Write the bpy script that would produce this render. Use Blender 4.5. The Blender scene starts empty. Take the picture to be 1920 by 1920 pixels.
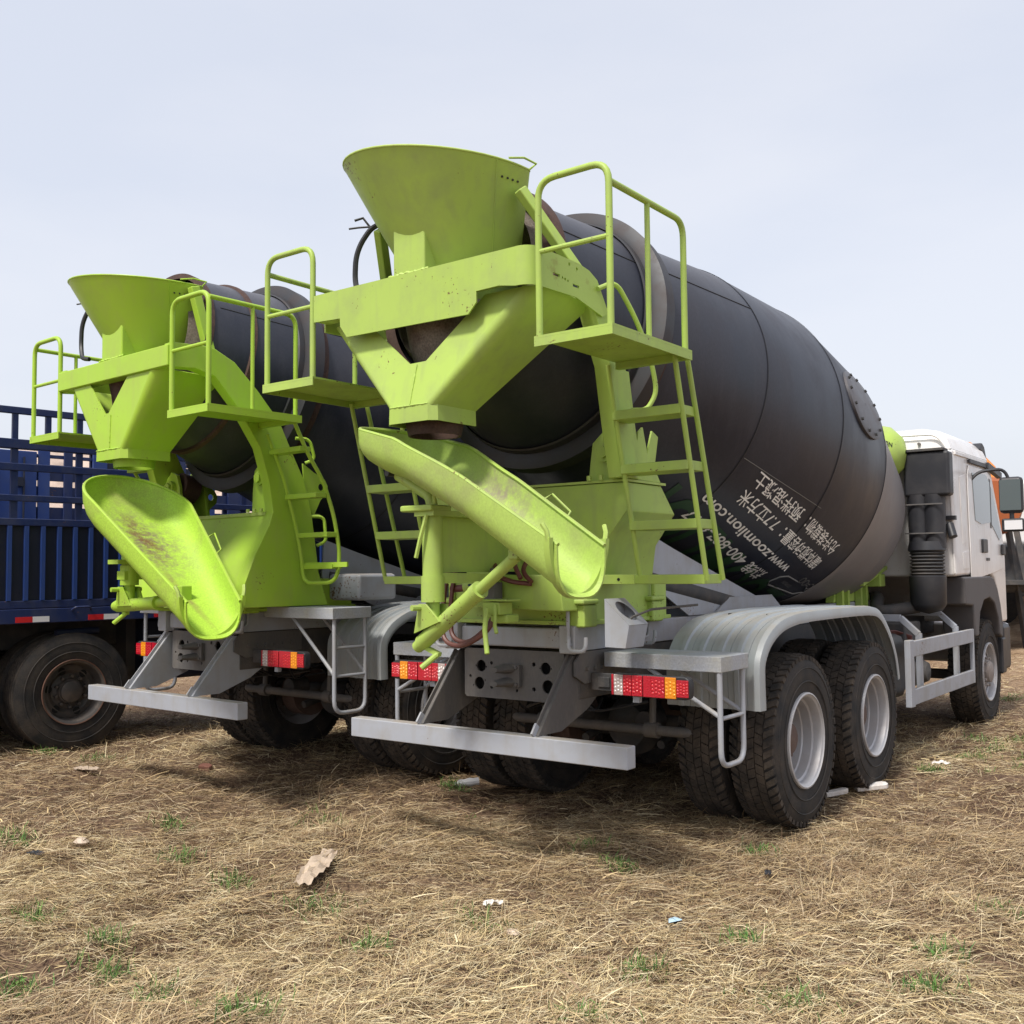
import bpy, bmesh, math, random
import numpy as np
from mathutils import Vector, Matrix
from mathutils.geometry import tessellate_polygon
random.seed(7); rng = np.random.default_rng(7)
S = bpy.context.scene
COL = S.collection
PI = math.pi
# ---------------------------------------------------------------- camera, sky, sun, exposure
cd = bpy.data.cameras.new('camera'); cam = bpy.data.objects.new('camera', cd); COL.objects.link(cam)
CP, YAW, PITCH, ROLL = Vector((3.725, -4.5568, 1.6233)), -0.64745, 0.05728, -0.0100
fw = Vector((math.sin(YAW)*math.cos(PITCH), math.cos(YAW)*math.cos(PITCH), math.sin(PITCH)))
rt = fw.cross(Vector((0, 0, 1))).normalized(); up = rt.cross(fw)
r2 = rt*math.cos(ROLL)+up*math.sin(ROLL); u2 = -rt*math.sin(ROLL)+up*math.cos(ROLL)
cam.matrix_world = Matrix(((r2.x, u2.x, -fw.x, CP.x), (r2.y, u2.y, -fw.y, CP.y), (r2.z, u2.z, -fw.z, CP.z), (0, 0, 0, 1)))
cd.sensor_width = 36; cd.lens = 36*1929.84/1920; cd.clip_end = 4000; cd.clip_start = .05
S.camera = cam
SUN_AZ, SUN_EL = (0.06, -0.99), math.radians(57)
sd = Vector((SUN_AZ[0], SUN_AZ[1], 0)).normalized()*math.cos(SUN_EL)+Vector((0, 0, math.sin(SUN_EL)))
W = bpy.data.worlds.new("World"); S.world = W; W.use_nodes = True
nt = W.node_tree; nt.nodes.clear()
wo = nt.nodes.new('ShaderNodeOutputWorld')
sky = nt.nodes.new('ShaderNodeTexSky'); sky.sky_type = 'NISHITA'; sky.sun_disc = False
sky.sun_elevation = SUN_EL; sky.sun_rotation = math.atan2(sd.x, sd.y); sky.air_density = 1.0; sky.dust_density = 4.0
b1 = nt.nodes.new('ShaderNodeBackground'); b1.inputs[1].default_value = 0.05
nt.links.new(sky.outputs[0], b1.inputs[0])
# high thin overcast: pale cloud sheet with very soft, large variation
tc = nt.nodes.new('ShaderNodeTexCoord'); mp = nt.nodes.new('ShaderNodeMapping'); mp.inputs['Scale'].default_value = (1, 1, 3.2)
nz = nt.nodes.new('ShaderNodeTexNoise'); nz.inputs['Scale'].default_value = 1.7; nz.inputs['Detail'].default_value = 6; nz.inputs['Roughness'].default_value = .5
rp = nt.nodes.new('ShaderNodeValToRGB')
rp.color_ramp.elements[0].position = .38; rp.color_ramp.elements[0].color = (.638, .662, .732, 1)
rp.color_ramp.elements[1].position = .62; rp.color_ramp.elements[1].color = (.715, .722, .765, 1)
b2 = nt.nodes.new('ShaderNodeBackground'); b2.inputs[1].default_value = 1.0
ad = nt.nodes.new('ShaderNodeAddShader')
nt.links.new(tc.outputs['Generated'], mp.inputs[0]); nt.links.new(mp.outputs[0], nz.inputs[0])
nt.links.new(nz.outputs[0], rp.inputs[0]); nt.links.new(rp.outputs[0], b2.inputs[0])
nt.links.new(b1.outputs[0], ad.inputs[0]); nt.links.new(b2.outputs[0], ad.inputs[1]); nt.links.new(ad.outputs[0], wo.inputs[0])
sl = bpy.data.lights.new('sun', 'SUN'); sl.energy = 4.1; sl.angle = math.radians(9); sl.color = (1, .955, .88)
so = bpy.data.objects.new('sun', sl); COL.objects.link(so); so.rotation_euler = sd.to_track_quat('Z', 'Y').to_euler()
S.view_settings.view_transform = 'Standard'; S.view_settings.look = 'None'; S.view_settings.exposure = 0.0; S.view_settings.gamma = 1
S.view_settings.use_curve_mapping = False
S.render.engine = 'CYCLES'; S.cycles.max_bounces = 6

# ---------------------------------------------------------------- materials
def mat(name, base, rough=.5, metal=0, dirt=None, damt=.35, dscale=3, dlo=.45, dhi=.7, stretch=(1, 1, 1), bump=0, bscale=60, var=.12, coat=0, spec=.5, grain=0, chips=0, streak=0, rustc=(.13, .06, .03), dust_or_sheen=0, dust_or_sheen_c=(.34, .28, .20)):
    m = bpy.data.materials.new(name); m.use_nodes = True; t = m.node_tree; N = t.nodes; L = t.links
    p = N['Principled BSDF']; p.inputs['Roughness'].default_value = rough; p.inputs['Metallic'].default_value = metal
    p.inputs['Specular IOR Level'].default_value = spec
    if coat: p.inputs['Coat Weight'].default_value = coat; p.inputs['Coat Roughness'].default_value = .15
    c = N.new('ShaderNodeTexCoord'); mp = N.new('ShaderNodeMapping'); mp.inputs['Scale'].default_value = stretch
    L.new(c.outputs['Object'], mp.inputs[0])
    n1 = N.new('ShaderNodeTexNoise'); n1.inputs['Scale'].default_value = dscale; n1.inputs['Detail'].default_value = 9; n1.inputs['Roughness'].default_value = .62
    L.new(mp.outputs[0], n1.inputs[0])
    # soft tonal variation of the base
    n0 = N.new('ShaderNodeTexNoise'); n0.inputs['Scale'].default_value = 1.3; n0.inputs['Detail'].default_value = 4
    L.new(mp.outputs[0], n0.inputs[0])
    v = N.new('ShaderNodeMixRGB'); v.inputs[1].default_value = (*[x*(1-var) for x in base], 1); v.inputs[2].default_value = (*[min(1, x*(1+var)) for x in base], 1)
    L.new(n0.outputs[0], v.inputs[0]); out = v.outputs[0]
    if dirt:
        r = N.new('ShaderNodeMapRange'); r.inputs[1].default_value = dlo; r.inputs[2].default_value = dhi; r.inputs[4].default_value = damt
        L.new(n1.outputs[0], r.inputs[0]); x = N.new('ShaderNodeMixRGB'); x.inputs[2].default_value = (*dirt, 1)
        L.new(r.outputs[0], x.inputs[0]); L.new(out, x.inputs[1]); out = x.outputs[0]
        rr = N.new('ShaderNodeMapRange'); rr.inputs[3].default_value = rough; rr.inputs[4].default_value = min(1, rough+.3)
        L.new(r.outputs[0], rr.inputs[0]); L.new(rr.outputs[0], p.inputs['Roughness'])
    def over(fac, colr, src):
        x = N.new('ShaderNodeMixRGB'); x.inputs[2].default_value = (*colr, 1); L.new(fac, x.inputs[0]); L.new(src, x.inputs[1]); return x.outputs[0]
    def band(src, lo, hi, amt):
        r = N.new('ShaderNodeMapRange'); r.inputs[1].default_value = lo; r.inputs[2].default_value = hi; r.inputs[4].default_value = amt; L.new(src, r.inputs[0]); return r.outputs[0]
    if streak:   # rain-washed grime running down
        mp2 = N.new('ShaderNodeMapping'); mp2.inputs['Scale'].default_value = (1, 1, .10); L.new(c.outputs['Object'], mp2.inputs[0])
        g = N.new('ShaderNodeTexNoise'); g.inputs['Scale'].default_value = 16; g.inputs['Detail'].default_value = 5; L.new(mp2.outputs[0], g.inputs[0])
        out = over(band(g.outputs[0], .52, .72, streak), dirt or (.2, .2, .2), out)
    if chips:    # chipped paint and rust freckles, in clusters
        g = N.new('ShaderNodeTexNoise'); g.inputs['Scale'].default_value = 55; g.inputs['Detail'].default_value = 3; L.new(c.outputs['Object'], g.inputs[0])
        h = N.new('ShaderNodeTexNoise'); h.inputs['Scale'].default_value = 2.4; h.inputs['Detail'].default_value = 3; L.new(c.outputs['Object'], h.inputs[0])
        a = N.new('ShaderNodeMath'); a.operation = 'ADD'; L.new(g.outputs[0], a.inputs[0]); L.new(h.outputs[0], a.inputs[1])
        out = over(band(a.outputs[0], 1.27, 1.31, chips), rustc, out)
    if dust_or_sheen:     # dusty upward faces; on the drum, sky reflection painted in
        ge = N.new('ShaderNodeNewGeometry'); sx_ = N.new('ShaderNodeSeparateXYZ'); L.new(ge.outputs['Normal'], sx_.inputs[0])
        m2 = N.new('ShaderNodeMath'); m2.operation = 'MULTIPLY'; L.new(band(sx_.outputs[2], .5, 1.0, dust_or_sheen), m2.inputs[0]); L.new(band(n1.outputs[0], .3, .6, 1), m2.inputs[1])
        out = over(m2.outputs[0], dust_or_sheen_c, out)
    if grain:
        g = N.new('ShaderNodeTexNoise'); g.inputs['Scale'].default_value = 90; g.inputs['Detail'].default_value = 3; L.new(mp.outputs[0], g.inputs[0])
        q = N.new('ShaderNodeMapRange'); q.inputs[1].default_value = .3; q.inputs[2].default_value = .7; q.inputs[3].default_value = 1-grain; q.inputs[4].default_value = 1+grain; L.new(g.outputs[0], q.inputs[0])
        y = N.new('ShaderNodeVectorMath'); y.operation = 'SCALE'; L.new(out, y.inputs[0]); L.new(q.outputs[0], y.inputs['Scale']); out = y.outputs[0]
    L.new(out, p.inputs['Base Color'])
    if bump:
        b = N.new('ShaderNodeBump'); b.inputs['Strength'].default_value = bump; b.inputs['Distance'].default_value = .004
        k = N.new('ShaderNodeTexNoise'); k.inputs['Scale'].default_value = bscale; k.inputs['Detail'].default_value = 4
        L.new(c.outputs['Object'], k.inputs[0]); L.new(k.outputs[0], b.inputs['Height']); L.new(b.outputs[0], p.inputs['Normal'])
    return m
M = {}
M['limeA'] = mat('lime_paint_yellowish', (.375, .52, .105), .45, dirt=(.27, .32, .14), damt=.45, dscale=4, bump=.14, bscale=9, spec=.3, chips=.9, streak=.28, dust_or_sheen=.35)
M['limeB'] = mat('lime_paint_fresh', (.36, .56, .052), .40, dirt=(.34, .38, .12), damt=.3, dscale=4, bump=.12, bscale=9, spec=.3, chips=.8, streak=.2, dust_or_sheen=.3)
M['limeworn'] = mat('lime_paint_rust_stained', (.39, .52, .115), .55, dirt=(.22, .12, .05), damt=.6, dscale=9, dlo=.58, dhi=.70, bump=.2)
M['chuteA'] = mat('chute_inside_lime', (.375, .52, .105), .55, dirt=(.24, .21, .13), damt=.45, dscale=2.4, dlo=.5, dhi=.68, bump=.15, bscale=40, grain=.08)
M['chuteB'] = mat('chute_inside_lime_worn', (.36, .56, .052), .55, dirt=(.24, .20, .09), damt=.65, dscale=2.2, dlo=.50, dhi=.70, bump=.15, bscale=40, grain=.15)
M['drum'] = mat('drum_black_paint', (.017, .020, .032), .38, dirt=(.042, .041, .052), damt=.6, dscale=2.2, dlo=.42, dhi=.68, stretch=(1, 1, .5), var=.3, bump=.45, bscale=2.2, spec=.42, grain=.14, streak=.3, dust_or_sheen=.55, dust_or_sheen_c=(.17, .17, .195))  # grey on upward faces paints in the sky's reflection on the shell
M['drumhead'] = mat('drum_head_paint', (.22, .21, .215), .45, dirt=(.27, .235, .22), damt=.6, dscale=2, var=.2, spec=.4)
M['ring'] = mat('roller_ring_steel', (.036, .037, .042), .5, dirt=(.06, .035, .028), damt=.4, dscale=6, metal=.3)
M['rust'] = mat('rusty_steel', (.055, .028, .022), .8, dirt=(.10, .055, .04), damt=.7, dscale=12, bump=.6, bscale=50, grain=.2)
M['crust'] = mat('concrete_crust', (.15, .125, .10), .95, dirt=(.07, .045, .035), damt=.8, dscale=9, bump=1.0, bscale=45, grain=.3)
M['seam'] = mat('weld_line', (.012, .012, .013), .6)
M['grey'] = mat('grey_paint', (.35, .37, .415), .5, dirt=(.27, .24, .19), damt=.4, dscale=5, bump=.08, bscale=12, chips=.9, streak=.25, dust_or_sheen=.6)
M['greychk'] = mat('grey_checker_plate', (.36, .38, .42), .5, dirt=(.38, .34, .20), damt=.45, dscale=5, bump=.5, bscale=55, grain=.12)
M['fender'] = mat('fender_plastic_grey', (.33, .36, .38), .42, dirt=(.30, .28, .24), damt=.25, dscale=4, spec=.5, streak=.15, dust_or_sheen=.45)
M['chassis'] = mat('dusty_chassis', (.050, .050, .052), .7, dirt=(.15, .125, .105), damt=.6, dscale=5, bump=.3, bscale=30, grain=.1)
M['steelgrey'] = mat('dusty_grey_steel', (.105, .10, .098), .65, dirt=(.19, .165, .14), damt=.6, dscale=5, stretch=(1, 1, .35), bump=.2, bscale=30, grain=.08)
M['tyre'] = mat('tyre_rubber', (.020, .020, .021), .75, dirt=(.105, .082, .063), damt=.5, dscale=6, dlo=.4, dhi=.72, bump=.25, bscale=60, grain=.15, spec=.35)
M['tread'] = mat('tread_rubber_dusty', (.024, .023, .022), .85, dirt=(.14, .11, .085), damt=.6, dscale=7, dlo=.38, dhi=.68, grain=.2, spec=.25)
M['rim'] = mat('silver_rim', (.47, .47, .485), .5, .35, dirt=(.33, .27, .23), damt=.35, dscale=5)
M['rimdisc'] = mat('dusty_rim_disc', (.30, .27, .255), .6, .2, dirt=(.20, .13, .10), damt=.5, dscale=6)
M['rimdark'] = mat('dark_rim', (.055, .05, .048), .55, dirt=(.16, .12, .09), damt=.55, dscale=7)
M['rimrust'] = mat('rust_ring', (.13, .065, .045), .8, dirt=(.10, .06, .04), damt=.5, dscale=20)
M['hub'] = mat('brown_hub', (.12, .075, .06), .7, dirt=(.20, .16, .13), damt=.5, dscale=12)
M['white'] = mat('white_cab_paint', (.76, .745, .735), .3, dirt=(.52, .44, .38), damt=.35, dscale=3, coat=.3, chips=.5, streak=.3)
M['black'] = mat('black_plastic', (.022, .023, .028), .42, dirt=(.06, .055, .055), damt=.4, dscale=5)
M['dgrey'] = mat('dark_grey_plastic', (.085, .08, .083), .6, dirt=(.14, .12, .11), damt=.4, dscale=5)
M['glass'] = mat('cab_glass', (.10, .125, .13), .06, var=.05, spec=.9, coat=.6)
M['red'] = mat('red_lens', (.46, .006, .022), .16, coat=.7, bump=.7, bscale=170, var=.35)
M['redcell'] = mat('red_lens_cell', (.55, .012, .02), .1, coat=.8)
M['ambercell'] = mat('amber_lens_cell', (.90, .34, .012), .1, coat=.8)
M['clearcell'] = mat('clear_lens_cell', (.66, .60, .58), .1, coat=.8)
M['amber'] = mat('amber_lens', (.85, .27, .01), .16, coat=.7, bump=.7, bscale=170, var=.3)
M['clear'] = mat('clear_lens', (.50, .40, .38), .16, coat=.7, bump=.8, bscale=170, var=.3)
M['hose'] = mat('brown_hydraulic_hose', (.12, .035, .03), .45, dirt=(.2, .12, .09), damt=.4)
M['hole'] = mat('dark_void', (.008, .008, .008), .95)
M['text'] = mat('pale_lettering', (.84, .82, .78), .6, dirt=(.3, .28, .26), damt=.4, dscale=20)
M['textgrey'] = mat('faded_lettering', (.20, .20, .195), .6)
M['textgreen'] = mat('dark_green_lettering', (.020, .062, .024), .5)
M['hatch'] = mat('hatch_plate_paint', (.085, .085, .095), .45, dirt=(.13, .11, .11), damt=.5, dscale=5)
M['textdk'] = mat('dark_print', (.03, .04, .02), .5)
M['blue'] = mat('navy_body_paint', (.012, .024, .095), .42, dirt=(.05, .055, .085), damt=.4, dscale=4, chips=.7, streak=.3)
M['blueL'] = mat('blue_rib_paint', (.020, .050, .20), .42, dirt=(.06, .08, .14), damt=.3, dscale=4)
M['blued'] = mat('navy_dark_panel', (.006, .010, .028), .5, dirt=(.016, .017, .03), damt=.5, dscale=4)
M['refred'] = mat('reflector_red', (.55, .02, .025), .35)
M['refwhite'] = mat('reflector_white', (.72, .72, .74), .35)
M['orange'] = mat('orange_paint', (.62, .20, .03), .5, dirt=(.3, .14, .06), damt=.4)
M['orangedk'] = mat('worn_orange_paint', (.33, .085, .02), .55, dirt=(.2, .08, .04), damt=.5)
M['bolt'] = mat('bolt_dark', (.03, .03, .03), .5)
M['paper'] = mat('dirty_plastic_film', (.50, .40, .31), .45, dirt=(.42, .32, .24), damt=.4, dscale=20, bump=.4)
M['whitepaper'] = mat('white_litter', (.72, .68, .64), .6, dirt=(.5, .42, .36), damt=.5, dscale=30)
M['brick'] = mat('brick_shard', (.17, .07, .05), .9)
M['bottle'] = mat('crumpled_clear_bottle', (.55, .55, .56), .15, var=.3, coat=.5)
M['bluelabel'] = mat('pale_blue_label', (.45, .62, .75), .5)

def stain_or_shade(m, ctr, scl, colr, amt, nlo=.42, nhi=.62, sc=14):   # old concrete and rust worn into the trough where the load lands; chuteA's includes painted shade
    t = m.node_tree; N = t.nodes; L = t.links; p = N['Principled BSDF']; src = p.inputs['Base Color'].links[0].from_socket
    c = N.new('ShaderNodeTexCoord'); mp = N.new('ShaderNodeMapping'); mp.vector_type = 'TEXTURE'; mp.inputs['Location'].default_value = ctr; mp.inputs['Scale'].default_value = scl; mp.inputs['Rotation'].default_value = (0, math.radians(30), 0)
    L.new(c.outputs['Object'], mp.inputs[0]); ln = N.new('ShaderNodeVectorMath'); ln.operation = 'LENGTH'; L.new(mp.outputs[0], ln.inputs[0])
    r = N.new('ShaderNodeMapRange'); r.inputs[1].default_value = 1; r.inputs[2].default_value = .2; L.new(ln.outputs['Value'], r.inputs[0])
    n = N.new('ShaderNodeTexNoise'); n.inputs['Scale'].default_value = sc; n.inputs['Detail'].default_value = 8; n.inputs['Roughness'].default_value = .8; L.new(c.outputs['Object'], n.inputs[0])
    q = N.new('ShaderNodeMapRange'); q.inputs[1].default_value = nlo; q.inputs[2].default_value = nhi; L.new(n.outputs[0], q.inputs[0])
    a = N.new('ShaderNodeMath'); a.operation = 'MULTIPLY'; L.new(r.outputs[0], a.inputs[0]); L.new(q.outputs[0], a.inputs[1])
    b = N.new('ShaderNodeMath'); b.operation = 'MULTIPLY'; b.inputs[1].default_value = amt; L.new(a.outputs[0], b.inputs[0])
    x = N.new('ShaderNodeMixRGB'); x.inputs[2].default_value = (*colr, 1); L.new(b.outputs[0], x.inputs[0]); L.new(src, x.inputs[1]); L.new(x.outputs[0], p.inputs['Base Color'])
stain_or_shade(M['chuteB'], (.38, -.30, 1.85), (.62, .28, .30), (.20, .17, .10), 1.3, .40, .60, 20)
stain_or_shade(M['chuteB'], (.32, -.30, 1.86), (.42, .10, .20), (.16, .085, .04), 1.2, .42, .60, 12)
stain_or_shade(M['chuteB'], (.95, -.36, 1.47), (.55, .035, .10), (.22, .15, .07), .9, .3, .6, 10)
stain_or_shade(M['chuteA'], (.30, -.36, 2.06), (.52, .30, .30), (.26, .22, .17), 1.3, .36, .58, 16)  # dusty trough, with the shadow inside it painted in as well
stain_or_shade(M['chuteA'], (.28, -.42, 2.00), (.46, .12, .20), (.17, .10, .07), 1.1, .40, .60, 12)

# ---------------------------------------------------------------- mesh builder
def fillet(pts, rad, n=5, closed=False):
    pts = [Vector(p) for p in pts]; out = []; k = len(pts)
    for i, p in enumerate(pts):
        if not closed and i in (0, k-1): out.append(p); continue
        a = pts[i-1]; b = pts[(i+1) % k]; u = (a-p); v = (b-p); r = min(rad, u.length*.48, v.length*.48)
        u.normalize(); v.normalize()
        for j in range(n+1):
            t = j/n; out.append(p+u*r*(1-t)**2+v*r*t**2)
    return out
class MB:
    def __init__(s): s.v = []; s.f = []
    def add(s, vs, fs):
        o = len(s.v); s.v += [tuple(x) for x in vs]; s.f += [tuple(i+o for i in f) for f in fs]; return s
    def box(s, x0, x1, y0, y1, z0, z1):
        return s.add([(x0, y0, z0), (x1, y0, z0), (x1, y1, z0), (x0, y1, z0), (x0, y0, z1), (x1, y0, z1), (x1, y1, z1), (x0, y1, z1)],
                     [(0, 3, 2, 1), (4, 5, 6, 7), (0, 1, 5, 4), (1, 2, 6, 5), (2, 3, 7, 6), (3, 0, 4, 7)])
    def bar(s, p, q, w, h, upv=(0, 0, 1)):
        p = Vector(p); q = Vector(q); d = (q-p).normalized(); a = d.cross(Vector(upv))
        if a.length < 1e-4: a = d.cross(Vector((0, 1, 0)))
        a.normalize(); b = a.cross(d); a *= w/2; b *= h/2
        vs = [p-a-b, p+a-b, p+a+b, p-a+b, q-a-b, q+a-b, q+a+b, q-a+b]
        return s.add(vs, [(0, 1, 2, 3), (7, 6, 5, 4), (0, 4, 5, 1), (1, 5, 6, 2), (2, 6, 7, 3), (3, 7, 4, 0)])
    def tube(s, pts, r, seg=10, closed=False):
        pts = [Vector(p) for p in pts]; n = len(pts); vs = []; fs = []; prev = None
        for i, p in enumerate(pts):
            if closed: d = pts[(i+1) % n]-pts[i-1]
            else: d = pts[min(i+1, n-1)]-pts[max(i-1, 0)]
            d.normalize()
            if prev is None:
                a = d.cross(Vector((0, 0, 1)));
                if a.length < .1: a = d.cross(Vector((0, 1, 0)))
            else: a = prev-d*prev.dot(d)
            a.normalize(); prev = a; b = d.cross(a)
            rr = r[i] if isinstance(r, (list, tuple)) else r
            for k in range(seg): t = 2*PI*k/seg; vs.append(p+a*rr*math.cos(t)+b*rr*math.sin(t))
        m = n if closed else n-1
        for i in range(m):
            for k in range(seg):
                j = (i+1) % n; fs.append((i*seg+k, i*seg+(k+1) % seg, j*seg+(k+1) % seg, j*seg+k))
        if not closed: fs.append(tuple(range(seg))[::-1]); fs.append(tuple((n-1)*seg+k for k in range(seg)))
        return s.add(vs, fs)
    def prism(s, poly, plane, a, b, holes=()):
        P = {'yz': lambda u, v, w: (w, u, v), 'xz': lambda u, v, w: (u, w, v), 'xy': lambda u, v, w: (u, v, w)}[plane]
        loops = [list(poly)]+[list(h) for h in holes]; flat = [p for l in loops for p in l]; n = len(flat)
        vs = [P(*p, a) for p in flat]+[P(*p, b) for p in flat]; fs = []
        if holes:
            for t in tessellate_polygon([[Vector((p[0], p[1], 0)) for p in l] for l in loops]): fs += [tuple(t), tuple(i+n for i in reversed(t))]
        else: fs += [tuple(range(n)), tuple(range(2*n-1, n-1, -1))]
        o = 0
        for l in loops:
            k = len(l)
            for i in range(k): j = (i+1) % k; fs.append((o+i, o+j, o+j+n, o+i+n))
            o += k
        return s.add(vs, fs)
    def lathe(s, prof, org=(0, 0, 0), ax=(1, 0, 0), seg=32, ref=(0, 0, 1), cap=False, a0=0, a1=2*PI):
        org = Vector(org); ax = Vector(ax).normalized(); r0 = Vector(ref)
        if abs(ax.dot(r0.normalized())) > .95: r0 = Vector((1, 0, 0))
        r0 = Vector(r0); r0 = (r0-ax*r0.dot(ax)).normalized(); r1 = ax.cross(r0)
        full = abs(a1-a0-2*PI) < 1e-6; m = seg if full else seg+1; vs = []; fs = []
        for (h, r) in prof:
            for k in range(m):
                t = a0+(a1-a0)*k/seg; vs.append(org+ax*h+r0*r*math.cos(t)+r1*r*math.sin(t))
        for i in range(len(prof)-1):
            for k in range(seg):
                k2 = (k+1) % m; fs.append((i*m+k, i*m+k2, (i+1)*m+k2, (i+1)*m+k))
        if cap: fs.append(tuple(range(m))[::-1]); fs.append(tuple((len(prof)-1)*m+k for k in range(m)))
        return s.add(vs, fs)
    def cyl(s, p, q, r, seg=16, r2=None):
        p = Vector(p); q = Vector(q); d = q-p
        ref = (0, 0, 1) if abs(d.normalized().z) < .9 else (0, 1, 0)
        return s.lathe([(0, r), (d.length, r if r2 is None else r2)], p, d, seg, ref, cap=True)
    def grid(s, rows, closed=False):
        m = len(rows[0]); vs = [p for r in rows for p in r]; fs = []
        for i in range(len(rows)-1):
            for k in range(m if closed else m-1):
                k2 = (k+1) % m; fs.append((i*m+k, i*m+k2, (i+1)*m+k2, (i+1)*m+k))
        return s.add(vs, fs)
    def mirror(s):
        o = len(s.v); s.v += [(-x, y, z) for x, y, z in s.v]; s.f += [tuple(i+o for i in reversed(f)) for f in list(s.f)]; return s
def mesh(mb, name, m, sharp=32):
    me = bpy.data.meshes.new(name); me.from_pydata(mb.v, [], mb.f)
    bm = bmesh.new(); bm.from_mesh(me); bmesh.ops.recalc_face_normals(bm, faces=bm.faces); bm.to_mesh(me); bm.free()
    me.polygons.foreach_set('use_smooth', [True]*len(me.polygons)); me.set_sharp_from_angle(angle=math.radians(sharp))
    if m: me.materials.append(M[m] if isinstance(m, str) else m)
    return me
def obj(name, mb, m, parent=None, bevel=0, solid=0, sharp=32, loc=None, rot=None, label=None, kind=None, off=0):
    me = mb if isinstance(mb, bpy.types.Mesh) else mesh(mb, name, m, sharp)
    o = bpy.data.objects.new(name, me); COL.objects.link(o)
    if parent: o.parent = parent
    if loc: o.location = loc
    if rot: o.rotation_euler = rot
    if solid:
        k = o.modifiers.new('s', 'SOLIDIFY'); k.thickness = solid; k.offset = off
        k = o.modifiers.new('e', 'EDGE_SPLIT'); k.split_angle = math.radians(max(38, min(sharp+8, 60)))
    if bevel:
        k = o.modifiers.new('b', 'BEVEL'); k.width = bevel; k.segments = 2; k.limit_method = 'ANGLE'; k.angle_limit = math.radians(40); k.harden_normals = True
    if label: o['label'] = label
    if kind: o['kind'] = kind
    return o
def thing(name, label, cat, loc=(0, 0, 0), rz=0, group=None):
    o = bpy.data.objects.new(name, None); COL.objects.link(o); o.location = loc; o.rotation_euler = (0, 0, rz)
    o.empty_display_size = .3; o['label'] = label; o['category'] = cat
    if group: o['group'] = group
    return o
def tag(o, label, cat, group=None):
    o['label'] = label; o['category'] = cat
    if group: o['group'] = group
    return o
def circ(cx, cy, r, n=16, ry=None): return [(cx+r*math.cos(2*PI*k/n), cy+(ry or r)*math.sin(2*PI*k/n)) for k in range(n)]

# ---------------------------------------------------------------- tyres and wheels (shared meshes)
R_T = .545
def tyre_mesh(w=.30, smooth=False):
    h = w/2
    prof = [(-h*.89, .299), (-h*.95, .33), (-h, .40), (-h*.98, .46), (-h*.90, .505), (-h*.80, .525), (-h*.5, .530), (h*.5, .530), (h*.80, .525), (h*.90, .505), (h*.98, .46), (h, .40), (h*.95, .33), (h*.89, .299)]
    if smooth: prof = [(a, r+.013 if abs(a) < h*.85 else r) for a, r in prof]
    a = MB().lathe(prof, ax=(1, 0, 0), seg=64)
    for sx in (-1, 1):   # sidewall rings
        a.lathe([(sx*h*1.0, .365), (sx*(h+.004), .37), (sx*h*1.0, .375)], ax=(1, 0, 0), seg=64); a.lathe([(sx*h*.985, .45), (sx*(h*.985+.004), .455), (sx*h*.97, .46)], ax=(1, 0, 0), seg=64)
    me = mesh(a, 'tyre', 'tyre', 50); b = MB(); n = 56
    if not smooth:
        for k in range(n):
            for row, (x0, x1) in enumerate(((-.92, -.56), (-.52, -.20), (-.165, .165), (.20, .52), (.56, .92))):
                off = (row % 2)*.5; t0 = 2*PI*(k+off)/n; dt = 2*PI/n*(.66 if row in (0, 4) else .90); sk = (.045, .03, -.03, .03, -.045)[row]
                xs = [x0*h, x1*h]; vs = []
                for (t, z) in ((t0, 0), (t0+dt, 0)):
                    for r_ in (.515, R_T):
                        for xi, x in enumerate(xs):
                            rr = r_ - (.012 if (row == 0 and xi == 0) or (row == 4 and xi == 1) else 0)
                            tt = t+sk*(1 if xi else -1)*.6
                            vs.append((x, rr*math.cos(tt), rr*math.sin(tt)))
                b.add(vs, [(0, 1, 3, 2), (4, 6, 7, 5), (2, 3, 7, 6), (0, 2, 6, 4), (1, 5, 7, 3)])
    else:
        for x0, x1 in ((-.78, -.48), (-.42, -.15), (-.10, .10), (.15, .42), (.48, .78)):
            b.lathe([(x0*h, .538), (x0*h, R_T), (x1*h, R_T), (x1*h, .538)], ax=(1, 0, 0), seg=64)
    tm = mesh(b, 'tread', 'tread', 30)
    return me, tm
TY, TR = tyre_mesh(); TYS, TRS = tyre_mesh(.27, True)
def rim_deep():    # outer dual wheel: deep concave barrel, disc far inside
    return mesh(MB().lathe([(.135, .302), (.15, .300), (.153, .290), (.145, .286), (.138, .274), (.12, .268), (.085, .266), (.078, .252), (.02, .250), (.012, .244), (-.03, .243), (-.05, .238), (-.10, .262), (-.15, .30)], ax=(1, 0, 0), seg=48), 'rim', 'rim', 28)
def disc_mesh(dep, m='rimdisc'):
    a = MB(); a.lathe([(dep-.02, .246), (dep+.01, .20), (dep+.035, .165), (dep+.035, .0001)], ax=(1, 0, 0), seg=40)
    return mesh(a, 'wheel', m, 40)
def hub_mesh(dep, r=.105, l=.10, nb=10, br=.1425):
    a = MB().lathe([(dep+.03, r), (dep+.03+l, r*.94), (dep+.04+l, r*.75), (dep+.045+l, .0001)], ax=(1, 0, 0), seg=24)
    for k in range(nb):
        t = 2*PI*k/nb; c = Vector((dep+.03, br*math.cos(t), br*math.sin(t))); a.cyl(c, c+Vector((.035, 0, 0)), .015, 6)
    return mesh(a, 'hub', 'hub', 40)
RIMD, RIMDK = rim_deep(), None
DISCO, HUBO = disc_mesh(-.055), hub_mesh(-.055, .10, .07)
DISCI, HUBI = disc_mesh(.03), hub_mesh(.03, .10, .04)
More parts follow.
